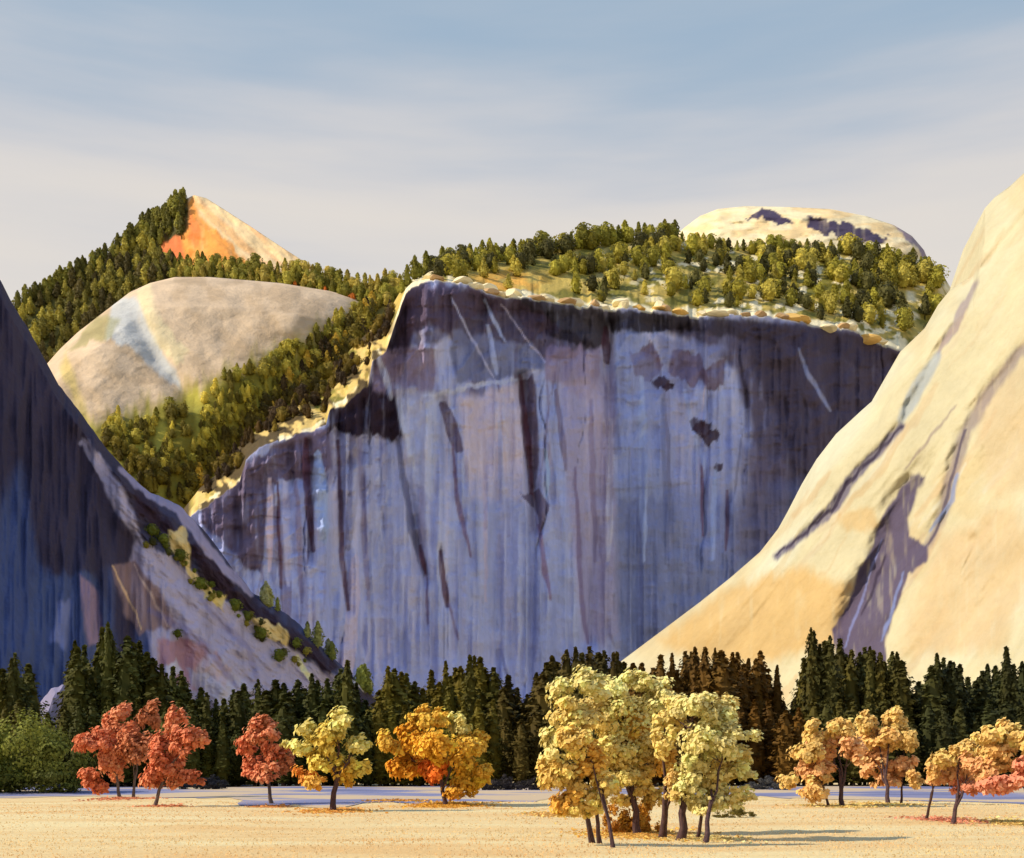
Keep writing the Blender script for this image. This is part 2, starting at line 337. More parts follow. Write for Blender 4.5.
    s_ = s_ + (cr - s_) * (step(.18, .3, fbm(x / 12, y / 6, 42, 3)) * .9 * step(560, 700, x))[:, None]
    k = step(60, 8, np.hypot((x - 505) / 1.0, (y - 283) * 3.2)); s_ = s_ + (og - s_) * (k * step(-.5, .1, g))[:, None]
    lw = 6 + 5 * fbm(x / 16, x * 0, 43, 3)
    ledge = step(lw + 2, lw - 1, up) * step(-.45, -.2, fbm(x / 11, x * 0 + 3, 44, 2)); s_ = s_ + (cr - s_) * ledge[:, None]
    left = step(400, 385, x); gd = np.array(alb((236, 196, 112), (1.15, 1.05, .9))); s_ = s_ + (gd - s_) * (left * step(-.3, .1, fbm(x / 8, y / 8, 45, 3)) * .85)[:, None]
    so = np.array(alb((84, 66, 34), (1.1, 1., .88))); kk = left * step(-.12, .08, fbm(x / 13, y / 11, 46, 3)); s_ = s_ + (so - s_) * kk[:, None]
    u = step(-1.2, 1.5, up)[:, None]
    return c * (1 - u) + s_ * u
cols = np.concatenate([np.arange(100, 196, 4), np.arange(196, 905, 1.25), np.arange(905, 1061, 4)]).astype(float)
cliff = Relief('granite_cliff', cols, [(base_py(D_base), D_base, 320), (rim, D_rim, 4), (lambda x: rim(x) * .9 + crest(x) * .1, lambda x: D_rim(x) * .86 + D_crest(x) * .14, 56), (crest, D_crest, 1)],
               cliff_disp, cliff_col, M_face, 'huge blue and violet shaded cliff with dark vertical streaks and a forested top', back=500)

# --- the pale sunlit slab on the right
s_top = curve([(560, 740), (590, 690), (620, 662), (660, 632), (700, 602), (730, 578), (760, 552), (785, 520), (800, 492), (816, 460), (836, 434), (862, 410), (878, 396), (890, 370), (900, 352), (925, 328), (938, 305), (950, 290), (962, 282), (973, 276), (976, 262), (979, 238), (985, 208), (995, 197), (1010, 186), (1024, 173), (1080, 130), (1200, 60), (1350, 20), (1500, 40)])
def slabD(px, py): return 1150 - 1.2 * (np.minimum(px, 1160) - 600) + 0.5 * (HY - py)
cr1 = [(976, 284), (955, 325), (938, 352), (915, 394), (902, 425), (880, 450), (852, 478), (836, 505), (815, 525), (776, 556)]
cr2 = [(1040, 335), (1022, 350), (990, 392), (966, 430), (956, 462), (948, 492), (944, 512), (928, 545)]
gull = [(918, 470), (898, 515), (872, 575), (850, 620), (850, 680)]
def slab_disp(px, py, D):
    d_in = py - s_top(px)
    d = 60 * (1 - np.sqrt(np.clip(d_in / 34, 0, 1)))
    ax = -px * .62 + py * .78; ac = px * .78 + py * .62          # along and across the slope
    d = d - 8 * np.abs(fbm(ac / 50, ax / 320, 68, 3)) + 2.5 * fbm(ac / 14, ax / 120, 69, 3) + 16 * fbm(ac / 90, ax / 400, 61, 3) + 3.5 * fbm(ac / 22, ax / 160, 62, 4) + 1.0 * fbm(px / 10, py / 10, 63, 3)
    ck = fbm(ac / 60, ax / 420, 67, 3); d = d + 3.0 * np.exp(-(ck / .035) ** 2) * step(-.1, .3, fbm(ac / 80, ax / 90, 64, 2))
    for pts, w, dep in [(cr1, 6, 9), (cr2, 8, 10), (gull, 17, 24), ([(1024, 420), (1000, 560), (980, 700)], 20, 8)]:
        s_, t = seg_dist(px + 3 * fbm(px / 14, py / 14, 66, 2), py, pts); d = d + dep * np.exp(-(s_ / w) ** 2) * np.sin(np.clip(t, .03, .97) * math.pi) ** .4
    return d
def slab_col(x, y):
    A, B, C = [np.array(alb(q, LIT)) for q in ((250, 228, 170), (253, 238, 188), (246, 212, 146))]
    n1 = fbm((x * .78 + y * .62) / 40, (-x * .62 + y * .78) / 200, 71, 4)
    c = A + (B - A) * step(-.1, .5, n1)[:, None]; c = c + (C - c) * (step(.05, .5, fbm(x / 60, y / 60, 72, 3)) * .7)[:, None]
    pu = (98, 82, 106); IL = LIT
    Ls = [('p', [(660, 640), (720, 590), (800, 566), (856, 590), (850, 640), (780, 660), (700, 665)], (246, 192, 108), 14, .8),
          ('p', [(838, 514), (872, 508), (880, 528), (845, 534)], (244, 192, 112), 6, .6),
          ('p', [(940, 540), (1010, 500), (1040, 560), (1000, 650), (900, 655), (915, 600)], (246, 204, 140), 18, .75),
          ('p', [(975, 400), (1024, 360), (1040, 480), (990, 500)], (240, 196, 136), 16, .5),
          ('l', [(976, 284), (955, 325), (938, 352)], 8, (150, 122, 140), 3, .6),
          ('l', [(938, 356), (915, 394), (900, 420)], 13, (186, 192, 188), 4, .7),
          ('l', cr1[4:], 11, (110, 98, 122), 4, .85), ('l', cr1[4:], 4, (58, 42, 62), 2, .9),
          ('l', [(955, 405), (925, 445), (905, 470)], 3, (160, 132, 124), 2, .6),
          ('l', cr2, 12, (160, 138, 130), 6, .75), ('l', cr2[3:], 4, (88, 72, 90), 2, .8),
          ('l', [(958, 475), (952, 500), (930, 530)], 5, (150, 165, 200), 2, .7),
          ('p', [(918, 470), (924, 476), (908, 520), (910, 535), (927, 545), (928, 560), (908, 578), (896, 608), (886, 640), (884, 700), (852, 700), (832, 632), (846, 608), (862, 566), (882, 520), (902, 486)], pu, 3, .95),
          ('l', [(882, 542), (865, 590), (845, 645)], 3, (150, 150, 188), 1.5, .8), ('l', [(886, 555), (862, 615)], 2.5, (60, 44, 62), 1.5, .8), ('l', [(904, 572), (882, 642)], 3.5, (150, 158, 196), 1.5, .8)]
    rs = np.random.default_rng(55); fine = []
    for q in range(150):
        x0 = rs.uniform(640, 1040); y0 = float(s_top(x0)) + rs.uniform(6, 420); ln = rs.uniform(30, 140); w = rs.uniform(2, 9)
        if y0 > 700: continue
        cc = [(250, 236, 192), (244, 206, 146), (238, 194, 130), (250, 228, 176), (232, 198, 150), (248, 214, 150)][rs.integers(6)]
        fine.append(('l', [(x0, y0), (x0 - ln * .25, y0 + ln * .42), (x0 - ln * .62, y0 + ln * .8)], w, cc, 2.5, rs.uniform(.25, .6)))
    c = paint_layers(c, x, y, fine, IL, 1600)
    return paint_layers(c, x, y, Ls, IL, 400)
cols = np.concatenate([np.arange(560, 960, 1.5), np.arange(960, 1000, .5), np.arange(1000, 1060, 1.5), np.arange(1060, 1501, 8)]).astype(float)
class SlabRelief(Relief): pass
sb = [(lambda x: HY + 9 * F / slabD(x, HY), lambda x: slabD(x, HY), 260), (s_top, lambda x: slabD(x, s_top(x)), 1)]
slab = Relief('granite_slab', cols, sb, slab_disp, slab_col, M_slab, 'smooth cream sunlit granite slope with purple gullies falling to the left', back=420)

# --- the dark wall on the left with its scree spur
l_top = curve([(-330, 330), (-200, 285), (-100, 262), (-30, 262), (0, 280), (15, 308), (40, 350), (58, 384), (80, 412), (100, 440), (128, 474), (150, 492), (180, 506), (205, 532), (228, 562), (252, 592), (290, 616), (330, 655), (372, 694), (384, 722), (400, 760)])
_lt0 = l_top
l_top = lambda x: _lt0(x) + 2.0 * fbm(np.asarray(x, float) / 9, np.asarray(x, float) * 0 + 1.5, 20, 4)
def leftD(px, py): return 610 + 1.1 * px + 0.5 * (HY - py)
def left_disp(px, py, D):
    d_in = py - l_top(px)
    d = 40 * (1 - np.sqrt(np.clip(d_in / 16, 0, 1)))
    ta = step(-14, 20, (px - (80 + (py - 440) * .5))) * step(430, 520, py)      # scree to the right of the inner wall
    d = d - 25 * ta
    d = d + (1 - ta) * (16 * fbm(px / 42, py / 320, 81, 4) + 7 * (np.abs(fbm(px / 12, py / 150, 82, 3)) * 2 - .4) + 2 * fbm(px / 5, py / 40, 83, 3))
    d = d + ta * (7 * fbm((px + py) / 34, (px - py) / 14, 84, 4) + 1.5 * fbm(px / 6, py / 6, 85, 3))
    rd = [(84, 420), (128, 478), (165, 510), (205, 560), (258, 604), (300, 636), (352, 682)]
    s_, t = seg_dist(px, py, rd); d = d - 16 * np.exp(-(s_ / 13) ** 2)
    return d
def left_col(x, y):
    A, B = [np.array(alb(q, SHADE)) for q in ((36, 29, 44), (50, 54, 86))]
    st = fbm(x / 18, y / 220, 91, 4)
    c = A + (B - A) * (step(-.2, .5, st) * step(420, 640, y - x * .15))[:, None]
    ta = (122, 112, 138)
    Ls = [('p', [(0, 500), (20, 460), (38, 560), (60, 580), (64, 700), (-20, 700)], (46, 54, 90), 12, .8),
          ('p', [(30, 580), (90, 570), (110, 610), (120, 700), (20, 700)], (50, 56, 88), 8, .85),
          ('p', [(58, 600), (72, 604), (66, 650), (50, 640)], (100, 100, 140), 5, .5),
          ('p', [(80, 574), (96, 590), (102, 640), (88, 648), (82, 610)], (110, 86, 104), 4, .8),
          ('p', [(0, 290), (40, 360), (100, 450), (132, 520), (134, 560), (70, 576), (42, 560), (36, 470), (0, 420)], (38, 31, 46), 6, .8),
          ('p', [(84, 440), (104, 458), (128, 500), (140, 540), (176, 560), (230, 600), (290, 645), (352, 690), (300, 735), (220, 730), (160, 690), (148, 640), (132, 600), (130, 560), (136, 540), (112, 500)], ta, 5, .95),
          ('p', [(112, 566), (134, 562), (158, 590), (176, 626), (140, 634), (124, 610)], (96, 74, 78), 4, .9),
          ('l', [(113, 566), (124, 590), (142, 628)], 2.5, (190, 150, 120), 1.5, .8),
          ('l', [(134, 566), (152, 596), (168, 628)], 2.5, (150, 124, 120), 1.5, .7),
          ('p', [(158, 640), (196, 638), (230, 668), (226, 690), (204, 674), (186, 668), (196, 692), (160, 676)], (118, 84, 98), 4, .9),
          ('p', [(160, 672), (176, 662), (184, 674), (170, 682)], (160, 155, 180), 3, .8),
          ('p', [(210, 650), (250, 690), (236, 720), (206, 700), (196, 668)], (156, 148, 166), 6, .5),
          ('l', [(150, 610), (200, 640), (240, 690)], 8, (88, 78, 112), 4, .6),
          ('l', [(200, 600), (250, 650), (262, 700)], 7, (92, 84, 116), 4, .6),
          ('p', [(128, 476), (150, 496), (180, 540), (205, 545), (236, 590), (262, 606), (300, 636), (340, 668), (330, 672), (290, 650), (250, 618), (212, 590), (196, 560), (158, 530), (140, 515)], (30, 19, 32), 4, 1),
          ('l', [(122, 470), (150, 494), (180, 510), (208, 548), (250, 594)], 11, (110, 98, 122), 3, .9),
          ('l', [(80, 442), (100, 470), (120, 506), (134, 530)], 6, (112, 104, 130), 2, .9),
          ('p', [(168, 530), (184, 530), (192, 546), (190, 568), (210, 590), (224, 610), (200, 592), (184, 566), (172, 548)], (240, 206, 152), 2, .97),  # sunlit patches on the scree, painted into the rock colour
          ('p', [(208, 586), (228, 596), (222, 606), (204, 596)], (240, 205, 130), 2, .9),
          ('p', [(248, 618), (270, 620), (290, 636), (286, 644), (262, 636)], (240, 206, 152), 2, .97),  # lower patch of the same painted sunlight
          ('l', [(296, 656), (310, 680)], 5, (230, 220, 170), 2, .8),
          ('l', [(340, 672), (364, 690)], 5, (170, 160, 176), 2, .8)]
    return paint_layers(c, x, y, Ls, SHADE, 500)
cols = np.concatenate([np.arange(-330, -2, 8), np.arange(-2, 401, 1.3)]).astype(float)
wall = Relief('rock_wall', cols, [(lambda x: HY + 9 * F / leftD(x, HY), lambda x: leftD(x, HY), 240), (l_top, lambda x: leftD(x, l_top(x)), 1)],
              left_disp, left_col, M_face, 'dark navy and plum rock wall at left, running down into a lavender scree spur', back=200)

# --- the tan dome behind it, green towards the gully
t_top = curve([(-150, 420), (20, 392), (45, 366), (60, 349), (78, 332), (100, 315), (130, 292), (150, 283), (175, 277), (210, 277), (280, 283), (330, 291), (362, 300), (400, 305), (480, 330), (560, 420)])
def tanD(px, py): return 1900 + 2.4 * (520 - py) + .4 * (px - 200)
def tan_disp(px, py, D):
    d_in = py - t_top(px)
    d = 160 * (1 - np.sqrt(np.clip(d_in / 30, 0, 1)))
    gul, _ = seg_dist(px, py, [(395, 300), (345, 350), (290, 410), (230, 470), (190, 520)])
    d = d + 120 * np.exp(-(gul / 45) ** 2)
    s_, _ = seg_dist(px, py, [(128, 296), (140, 330), (165, 372), (190, 400)])
    d = d + 28 * np.exp(-(s_ / 11) ** 2)
    return d + 34 * fbm(px / 80, py / 80, 101, 3) + 5 * fbm(px / 16, py / 10, 102, 4)
def tan_col(x, y):
    A, B = [np.array(alb(q, I_TAN)) for q in ((216, 186, 148), (198, 168, 130))]
    c = A + (B - A) * step(-.3, .3, fbm(x / 18, y / 14, 111, 4))[:, None]
    Ls = [('p', [(112, 300), (134, 294), (150, 330), (176, 372), (182, 392), (156, 372), (130, 346), (104, 338), (106, 322)], (190, 190, 182), 4, .85),
          ('p', [(136, 290), (152, 284), (158, 318), (190, 350), (182, 366), (160, 348), (144, 320)], (228, 208, 156), 4, .7),
          ('p', [(66, 352), (100, 450), (80, 420), (60, 370)], (214, 184, 90), 5, .6),
          ('p', [(96, 316), (120, 322), (112, 336), (88, 344), (66, 350)], (140, 134, 64), 4, .6)]
    c = paint_layers(c, x, y, Ls, I_TAN, 600)
    # brush line: everything below it is green
    ln = np.interp(x, [40, 90, 120, 160, 200, 250, 300, 335, 362, 400], [424, 418, 410, 400, 382, 362, 340, 320, 300, 290])
    gA, gB = [np.array(alb(q, I_TAN)) for q in ((172, 158, 60), (128, 114, 34))]
    g = step(-14, 16, y - ln + 16 * fbm(x / 4, y / 26, 113, 3))
    gc = gA + (gB - gA) * step(-.3, .5, fbm(x / 10, y / 40, 114, 4) + (y - ln) / 260)[:, None]
    return c * (1 - g[:, None]) + gc * g[:, None]
cols = np.arange(-150, 561, 1.8).astype(float)
tanm = Relief('mountain', cols, [(lambda x: HY + 9 * F / 1300 + x * 0, lambda x: tanD(x, HY) + x * 0, 60), (lambda x: x * 0 + 540, lambda x: tanD(x, 540.), 170), (t_top, lambda x: tanD(x, t_top(x)), 1)],
              tan_disp, tan_col, M_far, 'tan granite dome with green brush growing up its lower right side', back=300)

# --- the wooded ridge above the dome
r_top = curve([(-200, 360), (0, 322), (20, 306), (60, 286), (100, 262), (135, 241), (148, 246), (162, 262), (230, 268), (300, 274), (350, 282), (400, 284), (450, 284), (560, 300)])
def ridgeD(px, py): return 2560 + 3.0 * (340 - py)
def ridge_col(x, y):
    A, B = [np.array(alb(q, I_TAN)) for q in ((90, 84, 32), (128, 112, 50))]
    return A + (B - A) * step(-.2, .4, fbm(x / 12, y / 9, 121, 3))[:, None]
cols = np.arange(-200, 561, 2.5).astype(float)
ridge = Relief('hill', cols, [(lambda x: HY + x * 0 + 4, lambda x: x * 0 + 2450, 8), (lambda x: x * 0 + 400, lambda x: ridgeD(x, 400.), 70), (r_top, lambda x: ridgeD(x, r_top(x)), 1)],
               lambda px, py, D: 30 * fbm(px / 30, py / 20, 122, 4), ridge_col, M_far, 'dark wooded ridge rising from the left to the orange peak', back=400)

# --- the orange peak
p_top = curve([(60, 310), (100, 270), (130, 240), (150, 226), (172, 210), (186, 199), (194, 195), (206, 198), (222, 208), (250, 226), (280, 246), (305, 262), (340, 284), (380, 310)])
def peak_disp(px, py, D):
    kx = px - (196 + (py - 196) * .55)
    return np.where(kx < 0, -1.6 * kx, .35 * kx) + 24 * fbm((px - py) / 40, py / 30, 131, 4) + 9 * fbm((px - py) / 9, (px + py) / 30, 132, 3)
def peak_col(x, y):
    A = np.array(alb((250, 212, 152), I_PEAK)); c = np.tile(A, (len(x), 1))
    c = c + (np.array(alb((238, 180, 122), I_PEAK)) - c) * step(0, .4, fbm((x - y) / 8, (x + y) / 60, 141, 3))[:, None] * .7
    return paint_layers(c, x, y, [('p', [(184, 198), (192, 196), (200, 216), (226, 238), (252, 270), (150, 275), (160, 240), (182, 234)], (244, 152, 56), 3, .9),
                           ('p', [(160, 238), (180, 234), (186, 262), (156, 264)], (216, 112, 62), 4, .9),
                           ('p', [(40, 300), (100, 258), (150, 220), (186, 196), (187, 232), (164, 240), (158, 262), (150, 300), (60, 330)], (74, 66, 28), 2, 1),
                           ('p', [(190, 212), (202, 232), (200, 250), (188, 240)], (236, 120, 60), 3, .7),
                           ('l', [(196, 204), (222, 226), (262, 262)], 8, (250, 190, 120), 3, .8)], I_PEAK, 700)
cols = np.arange(60, 381, 1.5).astype(float)
peak = Relief('summit', cols, [(lambda x: HY + x * 0 + 3, lambda x: x * 0 + 2900, 6), (lambda x: x * 0 + 320, lambda x: x * 0 + 3050, 80), (p_top, lambda x: 3050 + 2.6 * (320 - p_top(x)), 1)],
              peak_disp, peak_col, M_far, 'orange and cream pointed summit at the top left', back=400)

# --- the bald dome at the back right
d_top = curve([(620, 300), (660, 250), (684, 228), (700, 216), (718, 209), (745, 206), (790, 207), (830, 209), (866, 216), (894, 225), (912, 236), (924, 250), (932, 270), (950, 310), (1000, 420)])
def dome_disp(px, py, D):
    d_in = py - d_top(px)
    return 420 * (1 - np.sqrt(np.clip(d_in / 70, 0, 1))) + 26 * fbm(px / 26, py / 7, 151, 4) + 6 * fbm(px / 8, py / 4, 152, 3)
def dome_col(x, y):
    A, B = [np.array(alb(q, I_DOME)) for q in ((248, 222, 168), (238, 200, 138))]
    c = A + (B - A) * step(-.2, .4, fbm(x / 20, y / 4, 161, 4))[:, None]
    pu = (72, 58, 76)
    return paint_layers(c, x, y, [('p', [(744, 218), (758, 214), (768, 211), (784, 216), (796, 223), (776, 224), (760, 220)], pu, 1, 1),
                           ('p', [(806, 216), (830, 221), (850, 222), (868, 230), (890, 238), (878, 244), (840, 238), (806, 228)], pu, 1.2, 1),
                           ('p', [(888, 222), (912, 234), (926, 252), (932, 268), (924, 262), (912, 244)], (120, 100, 118), 2, .85)], I_DOME, 800)
cols = np.arange(620, 1001, 2).astype(float)
dome = Relief('dome', cols, [(lambda x: HY + x * 0 + 3, lambda x: x * 0 + 2700, 6), (lambda x: np.maximum(d_top(x) + 4, 310), lambda x: x * 0 + 2750, 90), (d_top, lambda x: x * 0 + 2900, 1)],
              dome_disp, dome_col, M_far, 'bald cream granite dome behind the forested cliff top', back=500)

# ------------------------------------------------------------------ ground
m, n, l, b = new_mat('dry_meadow')
t = n.new('ShaderNodeTexCoord')
def noise(scale, det, mscale=(1, 1, 1)):
    mp = n.new('ShaderNodeMapping'); mp.inputs['Scale'].default_value = mscale; l.new(t.outputs['Object'], mp.inputs[0])
    a = n.new('ShaderNodeTexNoise'); a.inputs['Scale'].default_value = scale; a.inputs['Detail'].default_value = det; a.inputs['Roughness'].default_value = .6; l.new(mp.outputs[0], a.inputs[0]); return a
a = noise(.035, 6, (1, 3.5, 1)); g = noise(2.0, 6)
r = n.new('ShaderNodeValToRGB'); r.color_ramp.elements[0].position = .36; r.color_ramp.elements[1].position = .62
r.color_ramp.elements[0].color = (*alb((240, 188, 118), (1.32, 1.16, 1.04)), 1); r.color_ramp.elements[1].color = (*alb((250, 216, 152), (1.32, 1.16, 1.04)), 1)
l.new(a.outputs[0], r.inputs[0])
rr = n.new('ShaderNodeMapRange'); rr.inputs[1].default_value = .3; rr.inputs[2].default_value = .7; rr.inputs[3].default_value = .93; rr.inputs[4].default_value = 1.06; l.new(g.outputs[0], rr.inputs[0])
sc = n.new('ShaderNodeVectorMath'); sc.operation = 'SCALE'; l.new(r.outputs[0], sc.inputs[0]); l.new(rr.outputs[0], sc.inputs['Scale']); l.new(sc.outputs[0], b.inputs['Base Color'])
bp = n.new('ShaderNodeBump'); bp.inputs['Distance'].default_value = .12; l.new(g.outputs[0], bp.inputs['Height']); l.new(bp.outputs[0], b.inputs['Normal']); b.inputs['Roughness'].default_value = .95
M_mead = m
gx = np.concatenate([[-9000, -3000], np.linspace(-600, 600, 160), [3000, 9000]]); gy = np.concatenate([[-2000, -200], np.linspace(0, 420, 140), [700, 1500, 5000, 12000]])
GX, GY = np.meshgrid(gx, gy)
def ground_z(x, y):
    return 0.45 * fbm(np.asarray(x) / 38., np.asarray(y) / 22., 171, 3) * step(0, 60, np.asarray(y, float)) * step(420, 300, np.asarray(y, float))
GZ = ground_z(GX, GY)
nr, nc = GX.shape; i = np.arange(nr - 1)[:, None] * nc + np.arange(nc - 1)[None, :]
o = mesh_obj('meadow', np.stack([GX.ravel(), GY.ravel(), GZ.ravel()], 1), np.stack([i, i + 1, i + nc + 1, i + nc], -1).reshape(-1, 4), m, smooth=True)
tag(o, 'dry straw coloured meadow across the foreground', kind='structure')
def gz(x, y): return float(ground_z(np.array([x]), np.array([y]))[0])

# sheet behind the autumn trees, their blue-grey shade painted into its colour
m, n, l, b = new_mat('painted_shade')
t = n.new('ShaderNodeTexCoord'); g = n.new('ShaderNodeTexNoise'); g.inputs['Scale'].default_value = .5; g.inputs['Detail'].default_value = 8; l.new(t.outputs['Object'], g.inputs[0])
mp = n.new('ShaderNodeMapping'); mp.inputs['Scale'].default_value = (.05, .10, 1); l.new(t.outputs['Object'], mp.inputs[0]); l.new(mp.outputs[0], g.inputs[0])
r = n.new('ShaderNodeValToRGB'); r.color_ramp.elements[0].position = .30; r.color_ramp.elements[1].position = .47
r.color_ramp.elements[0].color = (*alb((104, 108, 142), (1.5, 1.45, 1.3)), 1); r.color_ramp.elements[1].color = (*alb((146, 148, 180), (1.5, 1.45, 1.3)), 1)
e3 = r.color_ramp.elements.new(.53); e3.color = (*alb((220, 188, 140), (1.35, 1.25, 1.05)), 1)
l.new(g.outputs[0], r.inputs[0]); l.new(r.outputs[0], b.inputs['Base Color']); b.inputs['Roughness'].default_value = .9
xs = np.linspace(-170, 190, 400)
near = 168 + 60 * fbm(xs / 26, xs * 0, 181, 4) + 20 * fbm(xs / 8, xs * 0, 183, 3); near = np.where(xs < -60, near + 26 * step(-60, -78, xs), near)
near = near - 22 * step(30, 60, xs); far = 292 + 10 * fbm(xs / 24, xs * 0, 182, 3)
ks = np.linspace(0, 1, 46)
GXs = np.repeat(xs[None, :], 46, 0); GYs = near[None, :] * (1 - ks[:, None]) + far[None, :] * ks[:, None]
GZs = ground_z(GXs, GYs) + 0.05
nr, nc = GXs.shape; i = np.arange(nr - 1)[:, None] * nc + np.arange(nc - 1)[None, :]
o = mesh_obj('painted_shade_strip', np.stack([GXs.ravel(), GYs.ravel(), GZs.ravel()], 1), np.stack([i, i + 1, i + nc + 1, i + nc], -1).reshape(-1, 4), m, smooth=True)
tag(o, 'strip of painted blue grey shade on ground between the autumn trees and the conifers', kind='structure')

# dry grass on the meadow
def tufts(n_, ymin, ymax, mat, name, label, hmin, hmax, colf):
    u = RNG.random(n_); Y = ymin * (ymax / ymin) ** u; X = (RNG.random(n_) * 1.12 - .56) * Y * W_ / F
    Zg = ground_z(X, Y); h = (hmin + (hmax - hmin) * RNG.random(n_)) ; a = RNG.random(n_) * math.pi; w = .05 + .05 * RNG.random(n_)
    w = w * Y / 90
    le = (RNG.random((n_, 2)) - .5) * .5 * h[:, None]
    v0 = np.stack([X - np.cos(a) * w, Y - np.sin(a) * w, Zg - .02], 1); v1 = np.stack([X + np.cos(a) * w, Y + np.sin(a) * w, Zg - .02], 1)
    v2 = np.stack([X + le[:, 0], Y + le[:, 1], Zg + h], 1)
    V = np.stack([v0, v1, v2], 1).reshape(-1, 3); Fc = np.arange(3 * n_).reshape(-1, 3)
    c = np.repeat(colf(X, Y), 3, 0)
    o = mesh_obj(name, V, Fc, mat, col=c); tag(o, label, 'grass', kind='stuff'); return o
M_grass = leaf_mat('straw', 'tint', .4, .15, .3)
def gcol(X, Y):
    A, B = np.array(alb((250, 212, 146), (1.1, .98, .82))), np.array(alb((242, 190, 124), (1.1, .98, .82)))
    k = np.clip(.4 + 1.1 * fbm(X / 26, Y / 7, 191, 3) + .25 * (RNG.random(len(X)) - .5), 0, 1)[:, None]
    return A * (1 - k) + B * k
tufts(22000, 60, 165, M_grass, 'dry_grass', 'short dry straw coloured grass covering the meadow', .03, .13, gcol)

# ------------------------------------------------------------------ trees
M_leaf = leaf_mat('autumn_leaves', 'tint', .25, .14, .5)
M_need = leaf_mat('needles', 'object', .15, .28, 3.0)
M_needf = leaf_mat('far_foliage', 'object', .2, .35, 5.0)
M_bark = bark_mat('grey_brown_bark', (.07, .045, .04), (.16, .11, .09))
M_darkbark = bark_mat('maroon_bark', (.035, .014, .018), (.10, .05, .045))

def tube(pts, rads, seg=7):
    V = []; Fc = []
    pts = [Vector(p) for p in pts]
    for i, p in enumerate(pts):
        d = (pts[min(i + 1, len(pts) - 1)] - pts[max(i - 1, 0)]).normalized()
        u = d.cross(Vector((0.3, 1, 0.1))).normalized(); v = d.cross(u)
        for k in range(seg):
            a = 2 * math.pi * k / seg; q = p + (u * math.cos(a) + v * math.sin(a)) * rads[i]; V.append(tuple(q))
    for i in range(len(pts) - 1):
        for k in range(seg):
            k2 = (k + 1) % seg; Fc.append((i * seg + k, i * seg + k2, (i + 1) * seg + k2, (i + 1) * seg + k))
    return V, Fc
def join(parts):
    V = []; Fc = []
    for v, f in parts:
        o_ = len(V); V += list(v); Fc += [tuple(i + o_ for i in q) for q in f]
    return V, Fc
def wob(p0, p1, n, amp, rnd):
    out = []
    for i in range(n + 1):
        t = i / n; q = Vector(p0).lerp(Vector(p1), t)
        if 0 < i < n: q += Vector((rnd.uniform(-1, 1), rnd.uniform(-1, 1), rnd.uniform(-.3, .3))) * amp
        out.append(q)
    return out
def leaf_quads(C, Nn, size, rng):
    """leaf clusters as small bent quads: centres C, normals Nn"""
    n_ = len(C)
    t = rng.normal(size=(n_, 3)); u = np.cross(Nn, t); u /= np.linalg.norm(u, axis=1)[:, None] + 1e-9; v = np.cross(Nn, u)
    s = (size * (.6 + .8 * rng.random(n_)))[:, None]
    b_ = Nn * s * .25
    a0 = C - u * s - b_; a1 = C + v * s * .75; a2 = C + u * s - b_; a3 = C - v * s * .75
    return np.stack([a0, a1, a2, a3], 1).reshape(-1, 3), np.arange(4 * n_).reshape(-1, 4)
